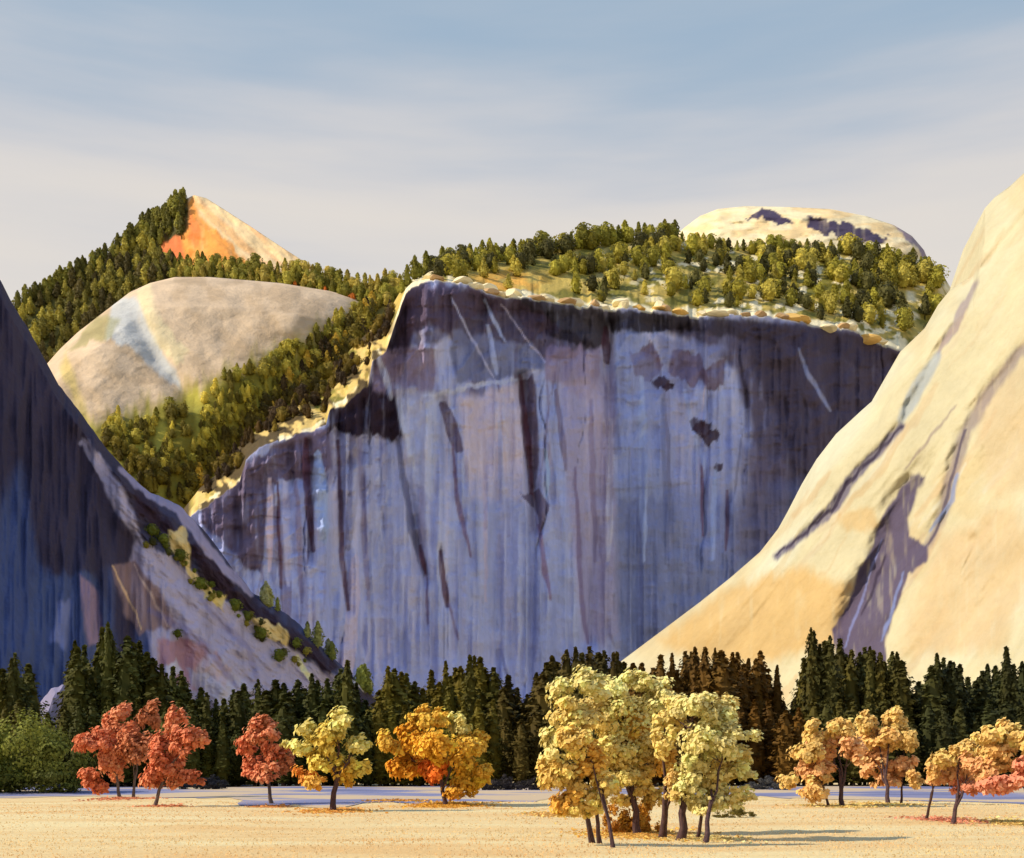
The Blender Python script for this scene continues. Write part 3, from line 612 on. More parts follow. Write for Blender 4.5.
def autumn_tree(name, label, group, base, lobes, trunks, seed, dens=1.0, leaf=.30, bark=None, trad=.25, grow=1.1):
    """base (px,py) of the foot; lobes (px,py,r_px[,ry_px],rgb); trunks list of (px_base, py_base, lobe index list)"""
    rnd = random.Random(seed); rng = np.random.default_rng(seed)
    Y = F * H / (base[1] - HY); k = Y / F
    X0 = (base[0] - W_ / 2) * k; z0 = gz(X0, Y)
    root = empty(name, (X0, Y, z0)); tag(root, label, 'tree', group)
    def loc(px, py, dy=0): return Vector(((px - W_ / 2) * k - X0, dy, H + (HY - py) * k - z0))
    Vs, Fs, Cs = [], [], []; off = 0; cen = []
    for (lx, ly, rx, ry, rgb) in lobes:
        dy = rnd.uniform(-.8, .8) * rx * k; c = loc(lx, ly, dy); cen.append(c)
        rx_, ry_ = rx * k * grow, ry * k * grow
        n_ = int(dens * 8.5 * (rx_ * ry_) / leaf ** 2 * 1.0)
        # sub-clumps on the lobe so that the outline is uneven
        m_ = max(14, int(n_ / 70)); d = rng.normal(size=(m_, 3)); d /= np.linalg.norm(d, axis=1)[:, None]
        cc = d * (.35 + .5 * rng.random(m_))[:, None]; cr_ = .30 + .2 * rng.random(m_)
        idx = rng.integers(0, m_, n_); e_ = rng.normal(size=(n_, 3)); e_ /= np.linalg.norm(e_, axis=1)[:, None]
        rad = rng.random(n_) ** .4
        p = cc[idx] + e_ * (cr_[idx] * rad)[:, None]
        sc_ = np.array([rx_, rx_ * .95, ry_])
        pp = p * sc_ + np.array(c)
        nn = e_ * .8 + cc[idx] * .6 + rng.normal(size=(n_, 3)) * .22 + np.array([-.60, -.25, .65]) * .9; nn /= np.linalg.norm(nn, axis=1)[:, None]
        v, f = leaf_quads(pp, nn, np.full(n_, leaf * 1.3), rng)
        shade = (1 + .10 * rng.normal(size=m_))[idx][:, None] * (1 + .10 * rng.normal(size=n_))[:, None]
        col = np.clip(np.array(alb(rgb, (.80, .78, .72)))[None, :] * shade, .01, .85)
        Vs.append(v); Fs.append(f + off); off += len(v); Cs.append(np.repeat(col, 4, 0))
    mesh_obj('crown', np.vstack(Vs), np.vstack(Fs), M_leaf, root, col=np.vstack(Cs))
    for (tx, ty, ids, rscale) in trunks:
        foot = loc(tx, ty); foot.z = gz(X0 + foot.x, Y) - z0 - .15
        dy = rnd.uniform(-.5, .5); foot.y = max(-3., min(3., F * H / max(ty - HY, 8) - Y)) + dy
        parts = []
        tgt = sum((cen[i] for i in ids), Vector()) / len(ids)
        fork = foot.lerp(tgt, .55); fork.x = foot.x + (tgt.x - foot.x) * .4
        tr = trad * rscale
        st = wob(foot, fork, 4, tr * .6, rnd); parts.append(tube(st, [tr * 1.35, tr, tr * .9, tr * .82, tr * .72]))
        for i in ids:
            en = cen[i] + Vector((0, 0, lobes[i][3] * k * .5)); s_ = st[rnd.choice([2, 3, 4])] if len(ids) > 1 else st[4]
            parts.append(tube(wob(s_, en, 4, tr, rnd), [tr * .6, tr * .45, tr * .34, tr * .22, tr * .08], 6))
            for q in range(3):
                a0 = s_.lerp(en, rnd.uniform(.4, .8)); e2 = a0 + Vector((rnd.uniform(-1, 1), rnd.uniform(-1, 1), rnd.uniform(.3, 1))) * lobes[i][2] * k * .9
                parts.append(tube(wob(a0, e2, 2, tr * .4, rnd), [tr * .22, tr * .14, tr * .04], 5))
        V, Fc = join(parts); mesh_obj('trunk', V, Fc, bark or M_bark, root, smooth=True)
    return root

GA = 'autumn trees along the meadow'
ru, ru2, ru3 = (204, 122, 82), (222, 142, 98), (184, 116, 76)
autumn_tree('autumn_tree', 'leftmost rust orange tree, beside the round green bush', GA, (124, 797), [
    (96, 742, 19, 15, ru), (116, 722, 17, 18, ru2), (146, 716, 13, 17, ru3), (140, 745, 20, 20, ru3), (112, 760, 16, 20, ru2), (88, 778, 14, 11, ru), (98, 788, 10, 9, ru), (126, 742, 16, 18, ru2)],
    [(121, 797, [0, 1, 4], 1), (133, 797, [2, 3], .9)], 1, leaf=.26)
autumn_tree('autumn_tree', 'rust red tree with a spiky outline, second from the left', GA, (154, 806), [
    (172, 722, 12, 16, ru2), (162, 748, 17, 19, ru), (186, 742, 15, 14, ru), (200, 738, 9, 13, ru2), (172, 770, 17, 16, ru2), (190, 778, 14, 10, ru), (152, 780, 12, 10, ru2), (156, 765, 12, 18, ru)],
    [(154, 806, [0, 1, 3, 4], .9)], 2, leaf=.24)
autumn_tree('autumn_tree', 'small rust orange tree left of the round yellow tree', GA, (270, 804), [
    (262, 734, 17, 14, ru2), (246, 746, 13, 9, ru), (276, 750, 15, 12, ru), (255, 765, 17, 13, ru), (284, 760, 9, 13, ru3), (268, 772, 14, 11, ru2), (265, 722, 8, 8, ru3)],
    [(271, 804, [0, 1, 3, 4], 1)], 3, leaf=.24)
ye, yl, yo, yd = (246, 214, 100), (252, 232, 136), (246, 196, 76), (226, 176, 80)
autumn_tree('autumn_tree', 'lemon yellow tree of separate rounded puffs with a dark leaning trunk', GA, (332, 812), [
    (339, 722, 17, 12, yl), (310, 729, 14, 11, yl), (298, 747, 14, 11, yl), (330, 742, 18, 16, ye), (358, 746, 12, 12, yl), (322, 760, 20, 17, ye), (356, 768, 14, 12, ye), (304, 775, 13, 12, (214, 140, 58)), (344, 772, 14, 14, yo), (313, 782, 12, 8, yd)],
    [(333, 812, [0, 1, 4, 6], 1.3)], 4, leaf=.24, bark=M_darkbark)
autumn_tree('autumn_tree', 'golden tree with an orange heart and a ragged outline', GA, (446, 806), [
    (390, 742, 15, 14, yo), (412, 738, 16, 16, (232, 168, 48)), (424, 718, 16, 13, yo), (440, 716, 13, 11, yo), (460, 722, 12, 12, yl), (404, 766, 20, 18, (222, 158, 48)), (438, 745, 22, 20, (236, 180, 60)), (466, 750, 20, 18, yo), (478, 738, 10, 8, yo), (432, 768, 17, 17, (238, 128, 48)), (466, 778, 20, 17, (232, 178, 56)), (484, 770, 9, 9, yo), (455, 792, 15, 8, (228, 170, 60))],
    [(446, 806, [2, 5, 7, 9], 1.1)], 5, leaf=.24, bark=M_darkbark)
cr, cl, co, cg = (255, 225, 132), (255, 235, 150), (248, 192, 84), (250, 212, 116)
autumn_tree('cottonwood', 'pale yellow tree at the left of the central clump with a gold lower crown', 'central clump of cream trees', (611, 846), [
    (564, 692, 16, 14, cl), (590, 684, 20, 15, cl), (574, 712, 26, 16, cr), (556, 750, 17, 14, cl), (575, 740, 20, 18, cg), (566, 776, 24, 18, cg), (590, 764, 18, 20, co), (570, 798, 18, 14, co), (552, 772, 13, 16, cg), (580, 808, 18, 10, cg), (602, 782, 14, 14, cg), (560, 806, 14, 9, co), (592, 800, 16, 12, cg), (556, 735, 14, 14, cl)],
    [(611, 848, [2, 6, 10], .38), (596, 838, [0, 3, 5], .55), (603, 826, [6], .45)], 6, leaf=.14, dens=.9, bark=M_darkbark, grow=1.2, trad=.32)
autumn_tree('cottonwood', 'tallest cream tree in the middle of the central clump with orange patches', 'central clump of cream trees', (640, 832), [
    (612, 690, 22, 18, cl), (636, 682, 18, 12, cl), (655, 688, 16, 13, cl), (600, 712, 24, 18, cr), (632, 712, 26, 18, cl), (638, 728, 18, 16, co), (612, 744, 22, 20, cr), (640, 758, 20, 16, cg), (618, 770, 20, 14, cr), (636, 775, 14, 10, cg), (664, 762, 12, 16, co), (606, 784, 16, 12, cr), (640, 788, 12, 8, cg), (655, 722, 16, 16, cl), (662, 702, 18, 14, cl), (650, 745, 18, 16, cr), (622, 800, 12, 8, cg), (656, 796, 12, 10, cg)],
    [(638, 832, [4, 6, 8], .85), (650, 830, [2, 5], .6)], 7, leaf=.14, dens=.9, bark=M_darkbark, grow=1.2, trad=.32)
autumn_tree('cottonwood', 'broad cream tree at the right side of the central clump', 'central clump of cream trees', (680, 838), [
    (692, 706, 24, 14, cl), (668, 716, 18, 16, cr), (716, 716, 18, 15, cl), (732, 704, 9, 12, cr), (700, 736, 28, 18, cl), (728, 742, 24, 16, cl), (744, 756, 15, 10, cr), (690, 760, 20, 17, cl), (720, 776, 24, 16, cr), (700, 795, 24, 13, cl), (676, 778, 12, 12, (244, 206, 124)), (722, 802, 18, 9, cl), (674, 792, 10, 8, (246, 208, 120)), (745, 770, 12, 10, cl), (708, 804, 20, 10, cl), (736, 794, 16, 9, cr), (688, 784, 16, 12, cl), (664, 740, 14, 14, cr)],
    [(680, 838, [0, 4, 7], .9), (668, 834, [1, 10], .8), (697, 841, [5, 8], .55), (701, 836, [9, 8], .45)], 8, leaf=.14, dens=.9, bark=M_darkbark, grow=1.2, trad=.32)
ap, ap2, apk, pk = (250, 200, 118), (252, 210, 122), (240, 180, 118), (222, 146, 110)
autumn_tree('autumn_tree', 'apricot tree with a low skirt of leaves, just right of the cream clump', GA, (842, 808), [
    (812, 730, 14, 12, ap2), (836, 728, 16, 12, ap2), (804, 750, 17, 14, ap2), (828, 748, 22, 16, apk), (848, 752, 14, 16, apk), (812, 768, 18, 12, apk), (790, 780, 13, 9, ap2), (806, 790, 17, 12, ap), (820, 776, 14, 10, ap)],
    [(843, 808, [3, 4, 1], 1.1), (830, 808, [5, 2], .6)], 9, leaf=.24, bark=M_darkbark)
autumn_tree('autumn_tree', 'apricot tree with a tall pointed top, middle of the three on the right', GA, (882, 805), [
    (866, 722, 12, 11, ap2), (892, 720, 13, 13, ap2), (878, 738, 22, 16, ap), (902, 740, 14, 16, ap2), (876, 762, 20, 15, apk), (902, 764, 17, 15, apk), (888, 780, 16, 10, apk), (912, 778, 10, 10, ap)],
    [(881, 806, [2, 4, 1], 1.0), (908, 804, [5, 3], .6)], 10, leaf=.24, bark=M_darkbark)
autumn_tree('autumn_tree', 'peach and pink tree leaning over a forked trunk near the right edge', GA, (946, 824), [
    (944, 758, 15, 13, ap2), (962, 754, 17, 14, ap2), (950, 774, 20, 14, apk), (934, 770, 10, 10, ap), (972, 766, 20, 16, apk), (966, 784, 18, 11, pk), (984, 760, 16, 16, ap)],
    [(946, 825, [1, 4, 5], .75), (938, 822, [0, 3], .5)], 11, leaf=.18, bark=M_darkbark)
autumn_tree('autumn_tree', 'peach tree with a red lower crown cut off by the right edge', GA, (1032, 826), [
    (990, 735, 15, 12, ap2), (1012, 732, 18, 16, ap2), (1002, 756, 22, 18, ap), (1032, 745, 22, 24, ap2), (1024, 772, 22, 16, pk), (996, 782, 22, 12, pk), (1046, 770, 20, 20, ap), (986, 770, 14, 12, apk)],
    [(1034, 827, [2, 3, 4], .8)], 12, leaf=.18, bark=M_darkbark)

# leafy shrubs
def shrub(name, label, cat, group, c0, lobes, k, seed, leaf, il=(1., 1., 1.), mat=None, dens=1.0):
    rng = np.random.default_rng(seed); Vs, Fs, Cs = [], [], []; off = 0
    for (lx, ly, lz, r_, rz, rgb) in lobes:
        n_ = int(dens * 7 * r_ * rz / leaf ** 2); m_ = max(8, n_ // 60)
        d = rng.normal(size=(m_, 3)); d /= np.linalg.norm(d, axis=1)[:, None]; cc = d * (.6 + .3 * rng.random(m_))[:, None]
        idx = rng.integers(0, m_, n_); e_ = rng.normal(size=(n_, 3)); e_ /= np.linalg.norm(e_, axis=1)[:, None]
        p = (cc[idx] + e_ * .35 * (rng.random(n_) ** .4)[:, None]) * np.array([r_, r_, rz]) + np.array([lx, ly, lz])
        nn = e_ + cc[idx]; nn /= np.linalg.norm(nn, axis=1)[:, None]
        v, f = leaf_quads(p, nn, np.full(n_, leaf), rng)
        col = np.clip(np.array(alb(rgb, il))[None] * (1 + .15 * rng.normal(size=m_))[idx][:, None], .008, .85)
        Vs.append(v); Fs.append(f + off); off += len(v); Cs.append(np.repeat(col, 4, 0))
    o = mesh_obj(name, np.vstack(Vs), np.vstack(Fs), mat or M_leaf, col=np.vstack(Cs)); o.location = c0
    tag(o, label, cat, group); return o
x_, y_, z_ = P(28, 786, 215); zg = gz(x_, 215)
shrub('round_bush', 'big rounded moss green bush at the left edge of the meadow', 'bush', None, (x_, 215, zg), [
    (-9, 0, 6, 8, 6.5, (118, 126, 52)), (-1, 0, 7.5, 8, 7, (124, 130, 54)), (6, -1, 5, 6, 5.5, (104, 110, 44)), (-5, -3, 2.5, 9, 3, (84, 92, 34)), (5, -3, 2, 6, 2.5, (92, 98, 40))], 1, 21, .30, il=(.9, .95, .95))
x_, y_, _ = P(638, 832, 91)
shrub('golden_shrub', 'ochre undergrowth between the stems of the central cream trees', 'shrub', None, (x_, 91, gz(x_, 91)), [
    (-1.6, 0, 1.0, 1.1, 1.5, (196, 140, 54)), (-.3, .3, 1.3, 1.2, 1.9, (214, 164, 66)), (.9, 0, 1.2, 1.1, 1.8, (200, 144, 56)), (-1, -.4, .6, 1.2, .8, (184, 122, 44))], 1, 22, .13)
for (px, py, r_, lab, rgb) in [(206, 790, 2.6, 'dark dusky bush right of the rust trees', (46, 46, 52)), (500, 790, 3.0, 'low dusky bush between the golden tree and the cream clump', (56, 50, 48)), (530, 790, 2.4, 'small dusky bush just left of the cream clump', (60, 54, 50)), (766, 790, 2.6, 'low grey bush just right of the cream clump', (88, 86, 84)), (735, 818, 1.0, 'small olive bush under the right side of the cream clump', (110, 96, 40))]:
    Yb = F * H / (py - HY); x_ = (px - 512) / F * Yb
    shrub('low_bush', lab, 'bush', 'low bushes behind the autumn trees', (x_, Yb, gz(x_, Yb)), [(0, 0, r_ * .4, r_ * 1.1, r_ * .55, rgb), (r_ * 1.1, 0, r_ * .3, r_ * .9, r_ * .4, rgb), (-r_ * 1.3, 0, r_ * .25, r_ * .9, r_ * .35, rgb), (r_ * .4, r_, r_ * .6, r_ * .5, r_ * .5, rgb)], 1, int(px), r_ * .06)

# ---- conifers
def conifer_mesh(seed, rad=.13, blunt=.6, n_wh=40, n_br=12):
    rnd = random.Random(seed); rng = np.random.default_rng(seed); C = []; Nn = []; Sz = []
    for i in range(n_wh):
        t = i / (n_wh - 1); z = .06 + .93 * t
        r0 = rad * (1 - t ** (1 + blunt * 1.6)) * (.8 + .35 * rnd.random()) + .006
        if t < .15: r0 *= .6 + t * 2.6
        nb = max(4, int(n_br * (.5 + .5 * (1 - t))))
        for b_ in range(nb):
            a = rnd.uniform(0, 2 * math.pi); rr_ = r0 * rnd.uniform(.7, 1.15)
            for q in (.35, .62, .85, 1.0):
                C.append((math.cos(a) * rr_ * q, math.sin(a) * rr_ * q, z - .25 * rr_ * q + rnd.uniform(-.006, .006) + (.012 if q == 1 else 0)))
                Nn.append((math.cos(a) * .8 + rnd.uniform(-.4, .4), math.sin(a) * .8 + rnd.uniform(-.4, .4), .7)); Sz.append(.011 + .008 * rnd.random())
    C = np.array(C); Nn = np.array(Nn); Nn /= np.linalg.norm(Nn, axis=1)[:, None]
    V, Fc = leaf_quads(C, Nn, np.array(Sz) * 1.15, rng)
    # inner needle mass
    cv, cf = tube([(0, 0, .10), (0, 0, .3), (0, 0, .6), (0, 0, .85), (0, 0, .985)], [rad * .4, rad * .62, rad * .5, rad * .28, .002], 9)
    Fc = np.vstack([Fc, np.array(cf) + len(V)]); V = np.vstack([V, np.array(cv)])
    return V, Fc
con_data = []
for s_, (rad, bl_) in enumerate([(.115, 1.6), (.125, 2.6), (.11, .9), (.135, 2.0), (.12, 3.2), (.125, 1.3)]):
    V, Fc = conifer_mesh(s_ + 40, rad, bl_)
    r0 = empty('pine', (0, 0, -1000)); c = mesh_obj('crown', V, Fc, M_need, r0)
    tv, tf = tube([(0, 0, -.02), (0, 0, .3), (0, 0, .97)], [.014, .011, .003], 7); t_ = mesh_obj('trunk', tv, tf, M_bark, r0)
    con_data.append((r0, c, t_))
first = [True] * 6
sky_pts = curve([(-40, 662), (0, 662), (15, 655), (30, 664), (44, 690), (58, 690), (66, 650), (75, 642), (92, 652), (100, 636), (108, 624), (118, 642), (130, 638), (148, 642), (160, 662), (180, 672), (200, 690), (215, 700), (232, 688), (245, 688), (258, 675), (270, 680), (290, 674), (315, 680), (332, 680), (347, 662), (356, 682), (372, 694), (380, 682), (388, 668), (402, 674), (430, 668), (450, 663), (470, 657), (485, 654), (500, 666), (515, 686), (526, 692), (538, 668), (552, 656), (575, 650), (592, 648), (612, 646), (622, 662), (650, 666), (662, 656), (672, 655), (695, 649), (716, 650), (730, 660), (742, 652), (758, 652), (776, 664), (786, 690), (797, 700), (804, 640), (811, 630), (820, 642), (830, 638), (845, 644), (858, 650), (870, 648), (880, 654), (896, 652), (912, 684), (925, 676), (937, 655), (948, 668), (954, 664), (965, 664), (975, 680), (982, 666), (993, 668), (1007, 652), (1018, 666), (1070, 660)])
zones = [(-160, 75, 'dark pine in the row behind the round green bush', (52, 56, 26)), (75, 235, 'dark pine in the row behind the two big rust trees', (48, 54, 24)), (235, 372, 'dark pine in the row behind the small rust tree and the lemon tree', (44, 50, 22)),
         (372, 500, 'olive dark pine in the row behind the golden tree', (62, 62, 22)), (500, 625, 'dark pine in the row left of and behind the cream clump', (50, 48, 24)), (625, 800, 'brownish dark pine in the row right of and behind the cream clump', (64, 50, 20)), (800, 925, 'dark green pine in the row behind the apricot trees', (50, 52, 26)), (925, 1300, 'dark green pine in the row behind the peach trees at right', (40, 46, 28))]
rnd = random.Random(99)
def put_pine(px, top, Y, scale_w=1.0):
    z = next(q for q in zones if q[0] <= px < q[1])
    k = rnd.randrange(6); r0, c, t_ = con_data[k]
    if first[k]: first[k] = False
    else:
        r0 = con_data[k][0].copy(); COL.objects.link(r0)
        c = con_data[k][1].copy(); COL.objects.link(c); c.parent = r0
        t_ = con_data[k][2].copy(); COL.objects.link(t_); t_.parent = r0
    x = (px - 512) / F * Y; zz = gz(x, Y); h = H + (HY - top) / F * Y - zz
    r0.location = (x, Y, zz); wv = scale_w * rnd.uniform(.85, 1.25) * min(1.3, 31 / h); r0.scale = (h * wv, h * wv, h); r0.rotation_euler = (0, 0, rnd.uniform(0, 6.28))
    v = rnd.uniform(.75, 1.25); hh = rnd.uniform(-.1, .1)
    q = alb(z[3], (.52, .52, .56)); c.color = (q[0] * v * (1.25 + hh), q[1] * v, q[2] * v * (.62 - hh), 1)
    tag(r0, z[2], 'pine', 'pines ' + z[2].split(' in the row ')[1])
px = -115.
while px < 1165:
    if not 32 < px < 68: put_pine(px, float(sky_pts(px)) + rnd.choice([-3, 0, 3, 7, 12, 18]) + rnd.uniform(-2, 2), 292 + rnd.uniform(-10, 14), rnd.uniform(.85, 1.4))
    px += rnd.uniform(4.5, 10)
for px in [75, 108, 347, 470, 617, 811, 830, 937, 1007, 954, 715, 672, 695, 880, 388, 15, 870, 897]:
    put_pine(px, float(sky_pts(px)) - 1, 285, .8)
px = -112.
while px < 1165:
    put_pine(px, max(float(sky_pts(px)) + rnd.uniform(18, 45), 700 if not 25 < px < 78 else 706), 274 + rnd.uniform(-6, 6), 1.15); px += rnd.uniform(12, 17)

# pale boulder showing between the pines at left
rng = np.random.default_rng(5)
import bmesh
bm = bmesh.new(); bmesh.ops.create_icosphere(bm, subdivisions=4, radius=1)
pts = [Vector((rng.normal(), rng.normal(), rng.normal())).normalized() for _ in range(13)]
def boulder_mesh(name, seed):
    bm = bmesh.new(); bmesh.ops.create_icosphere(bm, subdivisions=4, radius=1)
    rr = np.random.default_rng(seed); pl_ = [Vector(rr.normal(size=3)).normalized() for _ in range(14)]; di = [.62 + .25 * rr.random() for _ in pl_]
    for v in bm.verts:
        for n_, d_ in zip(pl_, di):
            q = v.co.dot(n_)
            if q > d_: v.co -= n_ * (q - d_)
        v.co *= 1 + .02 * math.sin(v.co.x * 9 + seed) * math.sin(v.co.z * 11)
    me = bpy.data.meshes.new(name); bm.to_mesh(me); bm.free()
    a = me.color_attributes.new('tint', 'FLOAT_COLOR', 'POINT')
    return me, a
bm.free()
def boulder(name, label, loc, scl, rgb, il, seed, rot=0, tilt=0, group=None):
    me, a = boulder_mesh(name, seed); c = alb(rgb, il)
    a.data.foreach_set('color', np.tile(np.array([*c, 1], dtype=np.float32), (len(me.vertices), 1)).ravel())
    me.materials.append(M_slab); o = bpy.data.objects.new(name, me); COL.objects.link(o)
    o.location = loc; o.scale = scl; o.rotation_euler = (tilt, tilt * .7, rot); tag(o, label, 'boulder', group); return o
boulder('boulder', 'tall pale lavender boulder rising between the pines at left', (P(50, 700, 330)[0], 330, 12), (5.5, 6, 19), (150, 142, 168), (1.15, 1.1, 1.05), 3, .5, .1)

# ---- far trees
def far_mesh(seed, kind):
    rng = np.random.default_rng(seed); n_ = 330
    z = rng.random(n_) ** (.8 if kind == 'cone' else 1); a = rng.random(n_) * 2 * math.pi
    if kind == 'cone': r = .26 * (1 - z) ** .7 + .02
    elif kind == 'col': r = .19 * (1 - z ** 3) + .02
    else: r = .34 * np.sqrt(np.clip(1 - (2 * z - 1) ** 2, 0, 1)) + .02
    r = r * (1 + .3 * np.sin(a * 2 + z * 9 + seed)) * (.75 + .35 * rng.random(n_))
    zz = .12 + .86 * z
    C = np.stack([np.cos(a) * r, np.sin(a) * r, zz], 1); Nn = np.stack([np.cos(a), np.sin(a), .5 + 0 * a], 1) + .4 * rng.normal(size=(n_, 3)); Nn /= np.linalg.norm(Nn, axis=1)[:, None]
    V, Fc = leaf_quads(C, Nn, np.full(n_, .05), rng)
    rc = {'cone': [.12, .17, .12, .06, .01], 'col': [.1, .14, .13, .1, .01], 'round': [.1, .22, .26, .2, .04]}[kind]
    cv, cf = tube([(0, 0, .12), (0, 0, .3), (0, 0, .55), (0, 0, .78), (0, 0, .94)], rc, 8)
    tv, tf = tube([(0, 0, -.1), (0, 0, .3)], [.03, .02], 6)
    Fc = np.vstack([Fc, np.array(cf) + len(V), np.array(tf) + len(V) + len(cv)]); V = np.vstack([V, np.array(cv), np.array(tv)])
    o = mesh_obj('proto', V, Fc, M_needf); me = o.data; me.name = 'far_tree'; bpy.data.objects.remove(o); return me
FM = {k: [far_mesh(i * 7 + j, k) for j in range(4)] for i, k in enumerate(('cone', 'col', 'round'))}
rnd = random.Random(4); FAR = []
def far_tree(rel, px, py, hpx, kind, rgb, name, label, group, cat='tree', il=(1., 1., 1.), wide=1.0):
    hh = hpx * rnd.uniform(.85, 1.15)
    FAR.append((rel, px, py, hh, kind, rgb, name, label, group, cat, il, wide))
def plant_far(rel, px, py, hh, kind, rgb, name, label, group, cat, il, wide):
    p = rel.at(px, py); k = p.y / F; h = hh * k
    o = bpy.data.objects.new(name, rnd.choice(FM[kind])); COL.objects.link(o); o.location = p - Vector((0, 0, h * .08))
    w = h * rnd.uniform(.85, 1.15) * wide; o.scale = (w, w, h); o.rotation_euler = (0, 0, rnd.uniform(0, 6.28))
    v = rnd.uniform(.72, 1.3); q = alb(rgb, il); o.color = (q[0] * v, q[1] * v, q[2] * v, 1)
    tag(o, label, cat, group); return o
# cliff-top forest
cz = [(395, 470, 'olive evergreen on the cliff top above the dark left corner'), (470, 620, 'olive evergreen on the cliff top above the middle of the cliff'), (620, 740, 'olive evergreen on the cliff top left of the bald dome'), (740, 860, 'olive evergreen on the cliff top in front of the bald dome'), (860, 960, 'olive evergreen at the right end of the cliff top beside the cream slope')]
I_FT = (.54, .58, .56)
def clab(px): return next((z[2] for z in cz if z[0] <= px < z[1]), cz[-1][2])
px = 402.
while px < 948:
    if px > 600 or rnd.random() < .93: far_tree(cliff, px, crest(px) + 3, rnd.uniform(15, 25) if px < 680 else rnd.uniform(10, 18), rnd.choice(['cone', 'cone', 'round']), rnd.choice([(104, 104, 38), (124, 124, 46), (84, 86, 32)]), 'evergreen_tree', clab(px), clab(px).replace('olive evergreen', 'evergreens'), il=I_FT)
    px += rnd.uniform(5.5, 9)
for i in range(340):
    px = rnd.uniform(430, 945); t = rnd.random(); r_, c_ = float(rim(px)), float(crest(px))
    if px < 600 and t < .45 and rnd.random() < .8: continue
    if t < .12 and rnd.random() < .6: continue
    dark = rnd.random() < .3
    far_tree(cliff, px, r_ + (c_ - r_) * (.08 + .88 * t), rnd.uniform(13, 23) if px < 860 else rnd.uniform(18, 27), rnd.choice(['cone', 'round', 'round', 'col']), (66, 66, 32) if dark else rnd.choice([(124, 122, 44), (142, 136, 58), (112, 108, 36)]), 'evergreen_tree', clab(px), clab(px).replace('olive evergreen', 'evergreens'), il=I_FT)
px = 905
# trees over the left shoulder of the peak
for i in range(26):
    t = (i + .5) / 26; px = 132 + 52 * t; hi_ = float(p_top(px)); lo_ = 240 if px > 162 else 262
    for q in range(2): far_tree(peak, px + rnd.uniform(-2, 2), hi_ + 4 + (lo_ - hi_) * rnd.random() * .9 if q else hi_ + 3, rnd.uniform(16, 22), 'col', rnd.choice([(84, 84, 34), (62, 62, 26)]), 'evergreen_tree', 'dark evergreen on the left shoulder of the orange peak', 'evergreens on the peak shoulder', il=(.30, .32, .34))
# left ridge forest
lz = 'dark evergreen on the long ridge climbing left to right towards the orange peak'
lower = curve([(20, 345), (60, 340), (100, 305), (150, 282), (178, 262), (190, 255)])
px = 18.
while px < 146:
    far_tree(ridge, px, float(r_top(px)) + 3, rnd.uniform(18, 24), 'col', rnd.choice([(84, 84, 34), (62, 62, 26)]), 'evergreen_tree', lz, 'evergreens on the left ridge', il=(.30, .32, .34)); px += rnd.uniform(4, 6.5)
for row in range(5):
    px = 15. + row
    while px < 178 - row * 3:
        t0, t1 = float(r_top(px)), float(t_top(px)) + 8
        py = t0 + (t1 - t0) * (row + 1) / 5.3 + rnd.uniform(-3, 3)
        far_tree(ridge, px, py, rnd.uniform(18, 24), 'col', rnd.choice([(96, 92, 38), (70, 68, 28), (52, 48, 24)]), 'evergreen_tree', lz, 'evergreens on the left ridge', il=(.30, .32, .34)); px += rnd.uniform(7, 10)
rz = 'olive evergreen in the band between the orange peak and the tan dome'
for row in range(4):
    px = 166. + row * 2
    while px < 405:
        t0, t1 = float(r_top(px)) if px > 225 else 258., float(t_top(px)) + 6
        if px < 225: t0 = 264
        py = t0 + (t1 - t0) * (row + .3) / 3.6 + rnd.uniform(-1, 1)
        ora = row == 3 and rnd.random() < .12
        far_tree(ridge, px, py, rnd.uniform(13, 18) if not ora else 9, rnd.choice(['col', 'round', 'cone']), (224, 140, 62) if ora else rnd.choice([(112, 108, 44), (92, 90, 34), (126, 116, 54)]), 'evergreen_tree' if not ora else 'autumn_shrub',
                 rz if not ora else 'small orange shrub along the upper edge of the tan dome', 'evergreens below the orange peak' if not ora else 'orange shrubs above the tan dome', 'tree' if not ora else 'shrub', (.40, .42, .46)); px += rnd.uniform(6, 8.5)
# gully trees
gl = 'dark evergreen in the gully between the tan dome and the great cliff'
for i in range(120):
    t = rnd.random(); px = 395 - 195 * t + rnd.uniform(-14, 12); py = 300 + 200 * t ** 1.02 + rnd.uniform(-16, 18)
    if py > crest(px) - 1: continue
    far_tree(tanm, px, py, rnd.uniform(14, 24), rnd.choice(['col', 'cone']), rnd.choice([(66, 60, 26), (88, 82, 30), (48, 40, 24), (120, 104, 40)]), 'evergreen_tree', gl, 'evergreens in the gully', il=(.30, .32, .34))
ln_ = curve([(100, 418), (120, 412), (160, 402), (200, 385), (250, 362), (300, 340), (335, 320), (362, 300), (400, 290)])
for i in range(420):
    px = rnd.uniform(104, 372); a_, b_ = float(ln_(px)) + 4, min(float(crest(px)) if px > 200 else float(l_top(px)), 505)
    if b_ < a_ + 6: continue
    t = rnd.random() ** .7; py = a_ + (b_ - a_) * t
    far_tree(tanm, px, py, rnd.uniform(10, 18), rnd.choice(['col', 'cone', 'round']), rnd.choice([(140, 130, 52), (112, 106, 40), (150, 138, 58), (90, 82, 32)] if t < .7 else [(92, 82, 30), (66, 58, 24), (104, 92, 34)]), 'evergreen_tree', 'olive green tree on the slope below the tan dome', 'evergreens on the slope below the tan dome', il=(.50, .50, .50))
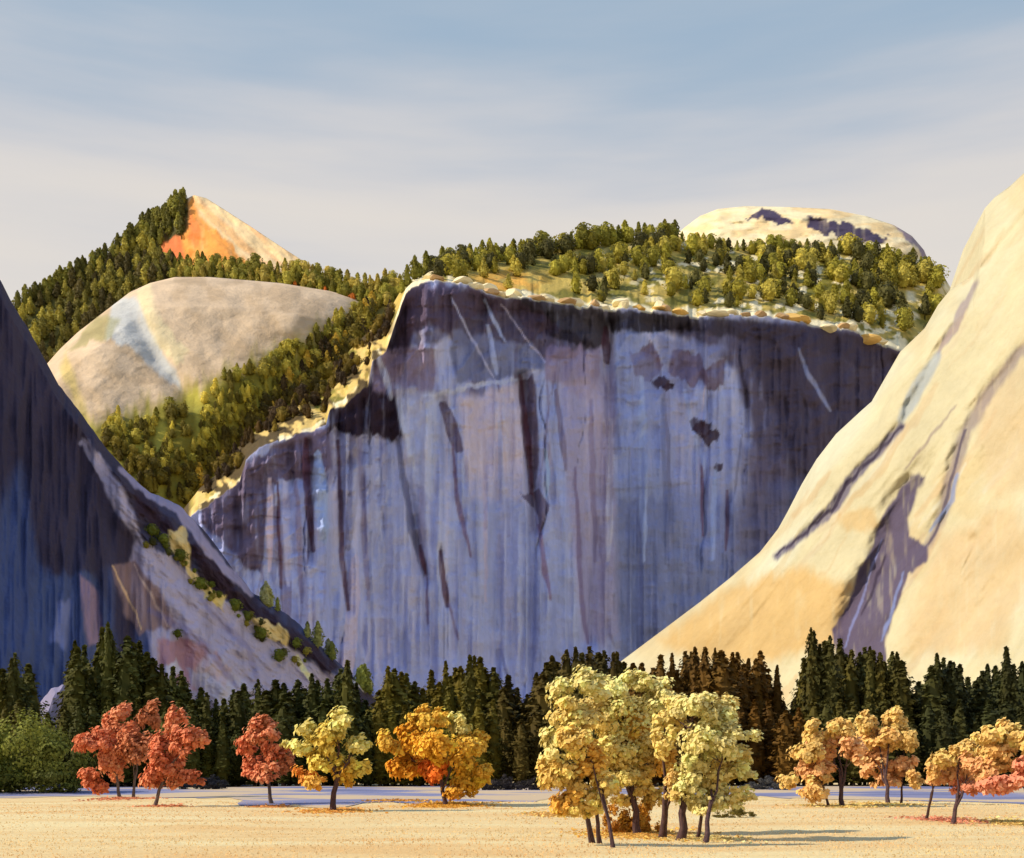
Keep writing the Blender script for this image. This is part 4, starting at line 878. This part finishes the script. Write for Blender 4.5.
for i in range(120):
    px = rnd.uniform(205, 396); r_, c_ = float(rim(px)), float(crest(px)); t = rnd.uniform(.4, 1.0)
    far_tree(cliff, px, r_ + (c_ - r_) * t, rnd.uniform(8, 17), rnd.choice(['col', 'round', 'cone']), rnd.choice([(72, 56, 28), (98, 84, 32), (56, 44, 28)]), 'evergreen_tree', 'small dark tree on the golden ledges stepping down the left edge of the great cliff', 'trees on the golden ledges', il=(.6, .6, .6))
# shrubs on the scree spur and at its foot
for px, py, hp, lab in [(152, 536, 12, 'green shrub at the head of the painted sunlit patch on the scree spur'), (163, 545, 12, 'green shrub touching the left side of the painted sunlit patch'), (180, 562, 13, 'green shrub halfway down the painted sunlit patch'), (199, 590, 13, 'green shrub in the gap below the painted sunlit patch'), (234, 612, 15, 'large green shrub between the two painted sunlit patches'), (246, 622, 13, 'green shrub at the left end of the lower painted sunlit patch'), (261, 640, 13, 'green shrub under the lower painted sunlit patch'), (296, 648, 11, 'green shrub at the right end of the lower painted sunlit patch'), (279, 662, 15, 'dark upright shrub low on the scree spur'), (178, 638, 10, 'dark shrub above the pinkish rock')]:
    far_tree(wall, px, py, hp, 'round', (92, 98, 36), 'shrub', lab, None, 'shrub', (.6, .6, .6), 1.5)
for i in range(34):
    t = rnd.random(); px = 150 + 155 * t + rnd.uniform(-8, 4); py = 530 + 125 * t ** 1.0 + rnd.uniform(2, 20)
    far_tree(wall, px, py, rnd.uniform(4, 9), 'round', rnd.choice([(92, 98, 36), (120, 112, 46), (70, 70, 34)]), 'small_shrub', 'small green shrub among the painted sunlit patches of the scree spur', 'small shrubs on the scree spur', 'shrub', (.6, .6, .6), 1.5)
for i in range(16):
    px = rnd.uniform(262, 374); py = float(l_top(px)) + rnd.uniform(2, 5)
    far_tree(wall, px, py, rnd.uniform(16, 30), 'col', rnd.choice([(142, 144, 84), (120, 126, 60), (156, 156, 110)]), 'brush_shrub', 'pale green shrub standing along the foot of the dark spur against the blue cliff', 'pale shrubs along the dark spur', 'shrub', (.7, .7, .7), 1.0)
# loose pale blocks on the rim
for i, (px, w, lab) in enumerate([(432, 9, 'grey boulder above the dark left corner of the cliff'), (487, 10, 'cream boulder left of the orange patch on the rim'), (515, 9, 'cream boulder under the orange patch on the rim'), (575, 9, 'long cream ledge block on the rim right of the orange patch'), (622, 11, 'largest cream boulder perched on the middle of the rim'), (660, 7, 'small cream boulder right of the largest one on the rim')]):
    p = cliff.at(px, rim(px) - 3); k = p.y / F
    boulder('rim_boulder', lab, p, (w * k * 1.3, w * k * .9, 6.5 * k), (248, 228, 176), (1.1, 1.05, .95), 20 + i, .3 * i, 0, 'boulders on the cliff rim')
for i in range(30):
    px = 440 + i * 15.3 + rnd.uniform(-6, 6); p = cliff.at(px, rim(px) - 1); k = p.y / F
    boulder('rim_ledge', 'flat ledge rock lying along the rim of the great shaded cliff', p, (rnd.uniform(5, 13) * k, 9 * k, rnd.uniform(2.5, 5.5) * k), rnd.choice([(246, 224, 172), (248, 226, 176), (240, 190, 104), (200, 160, 110)]), (1.2, 1.12, 1.0), 50 + i, rnd.uniform(-.2, .2), rnd.uniform(-.08, .08), 'ledge rocks along the cliff rim')

# the 290 largest evergreens stand alone; the smaller ones fill the wood between them
ev = sorted([f for f in FAR if f[6] == 'evergreen_tree'], key=lambda f: -f[3])
for f in [f for f in FAR if f[6] != 'evergreen_tree'] + ev[:290]: plant_far(*f)
M_wood = leaf_mat('wood_foliage', 'tint', .2, .35, .05)
Vs, Fs, Cs = [], [], []; off = 0
cache = {}
def arr(me):
    if me.name not in cache:
        v = np.empty(len(me.vertices) * 3, dtype=np.float32); me.vertices.foreach_get('co', v)
        q = np.empty(len(me.loops), dtype=np.int32); me.loops.foreach_get('vertex_index', q); cache[me.name] = (v.reshape(-1, 3), q.reshape(-1, 4))
    return cache[me.name]
for f in ev[290:]:
    rel, px, py, hh, kind, rgb, name, label, group, cat, il, wide = f
    v, q = arr(rnd.choice(FM[kind])); p = rel.at(px, py); h = hh * p.y / F; w = h * rnd.uniform(.85, 1.15) * wide; a = rnd.uniform(0, 6.28)
    x = v[:, 0] * math.cos(a) - v[:, 1] * math.sin(a); y = v[:, 0] * math.sin(a) + v[:, 1] * math.cos(a)
    Vs.append(np.stack([x * w + p.x, y * w + p.y, v[:, 2] * h + p.z - h * .08], 1)); Fs.append(q + off); off += len(v)
    Cs.append(np.tile(np.array(alb(rgb, il)) * rnd.uniform(.72, 1.3), (len(v), 1)))
o = mesh_obj('evergreen_wood', np.vstack(Vs), np.vstack(Fs), M_wood, col=np.vstack(Cs))
tag(o, 'far off wood of small evergreens filling in between the larger ones on the cliff top and ridge', 'wood', kind='stuff')
# fallen leaves round the feet of the autumn trees
C, K = [], []
rl = np.random.default_rng(31)
for (px, py, rp, nn_, rgb) in [(124, 799, 34, 700, ru2), (160, 806, 26, 500, ru2), (270, 806, 22, 400, (226, 150, 80)), (334, 812, 40, 1200, (236, 170, 84)), (400, 800, 34, 900, (226, 156, 66)), (446, 806, 44, 1500, (234, 172, 70)), (560, 815, 40, 1500, (240, 190, 110)), (640, 832, 70, 2600, (236, 180, 90)), (700, 836, 50, 1200, (246, 214, 140)), (842, 808, 40, 900, ap2), (885, 806, 36, 900, ap2), (946, 822, 40, 900, pk), (1020, 824, 44, 1200, ap2)]:
    Yb = F * H / (py - HY); k = Yb / F; a = rl.random(nn_) * 6.283; r_ = np.abs(rl.normal(size=nn_)) * rp * .5 * k
    X = (px - 512) * k + np.cos(a) * r_; Yy = Yb + np.sin(a) * r_ * 1.6
    C.append(np.stack([X, Yy, ground_z(X, Yy) + .1], 1)); K.append(np.tile(np.array(alb(rgb, (1.0, .95, .85))), (nn_, 1)) * (1 + .2 * rl.normal(size=(nn_, 1))))
C = np.vstack(C); K = np.clip(np.vstack(K), .01, .85); Nn = np.tile(np.array([0, 0, 1.]), (len(C), 1)) + .35 * rl.normal(size=C.shape); Nn /= np.linalg.norm(Nn, axis=1)[:, None]
v, f = leaf_quads(C, Nn, np.clip(C[:, 1] / 600, .14, .4), rl)
o = mesh_obj('fallen_leaves', v, f, M_leaf, col=np.repeat(K, 4, 0)); tag(o, 'fallen yellow and rust leaves lying under the autumn trees', 'leaves', kind='stuff')
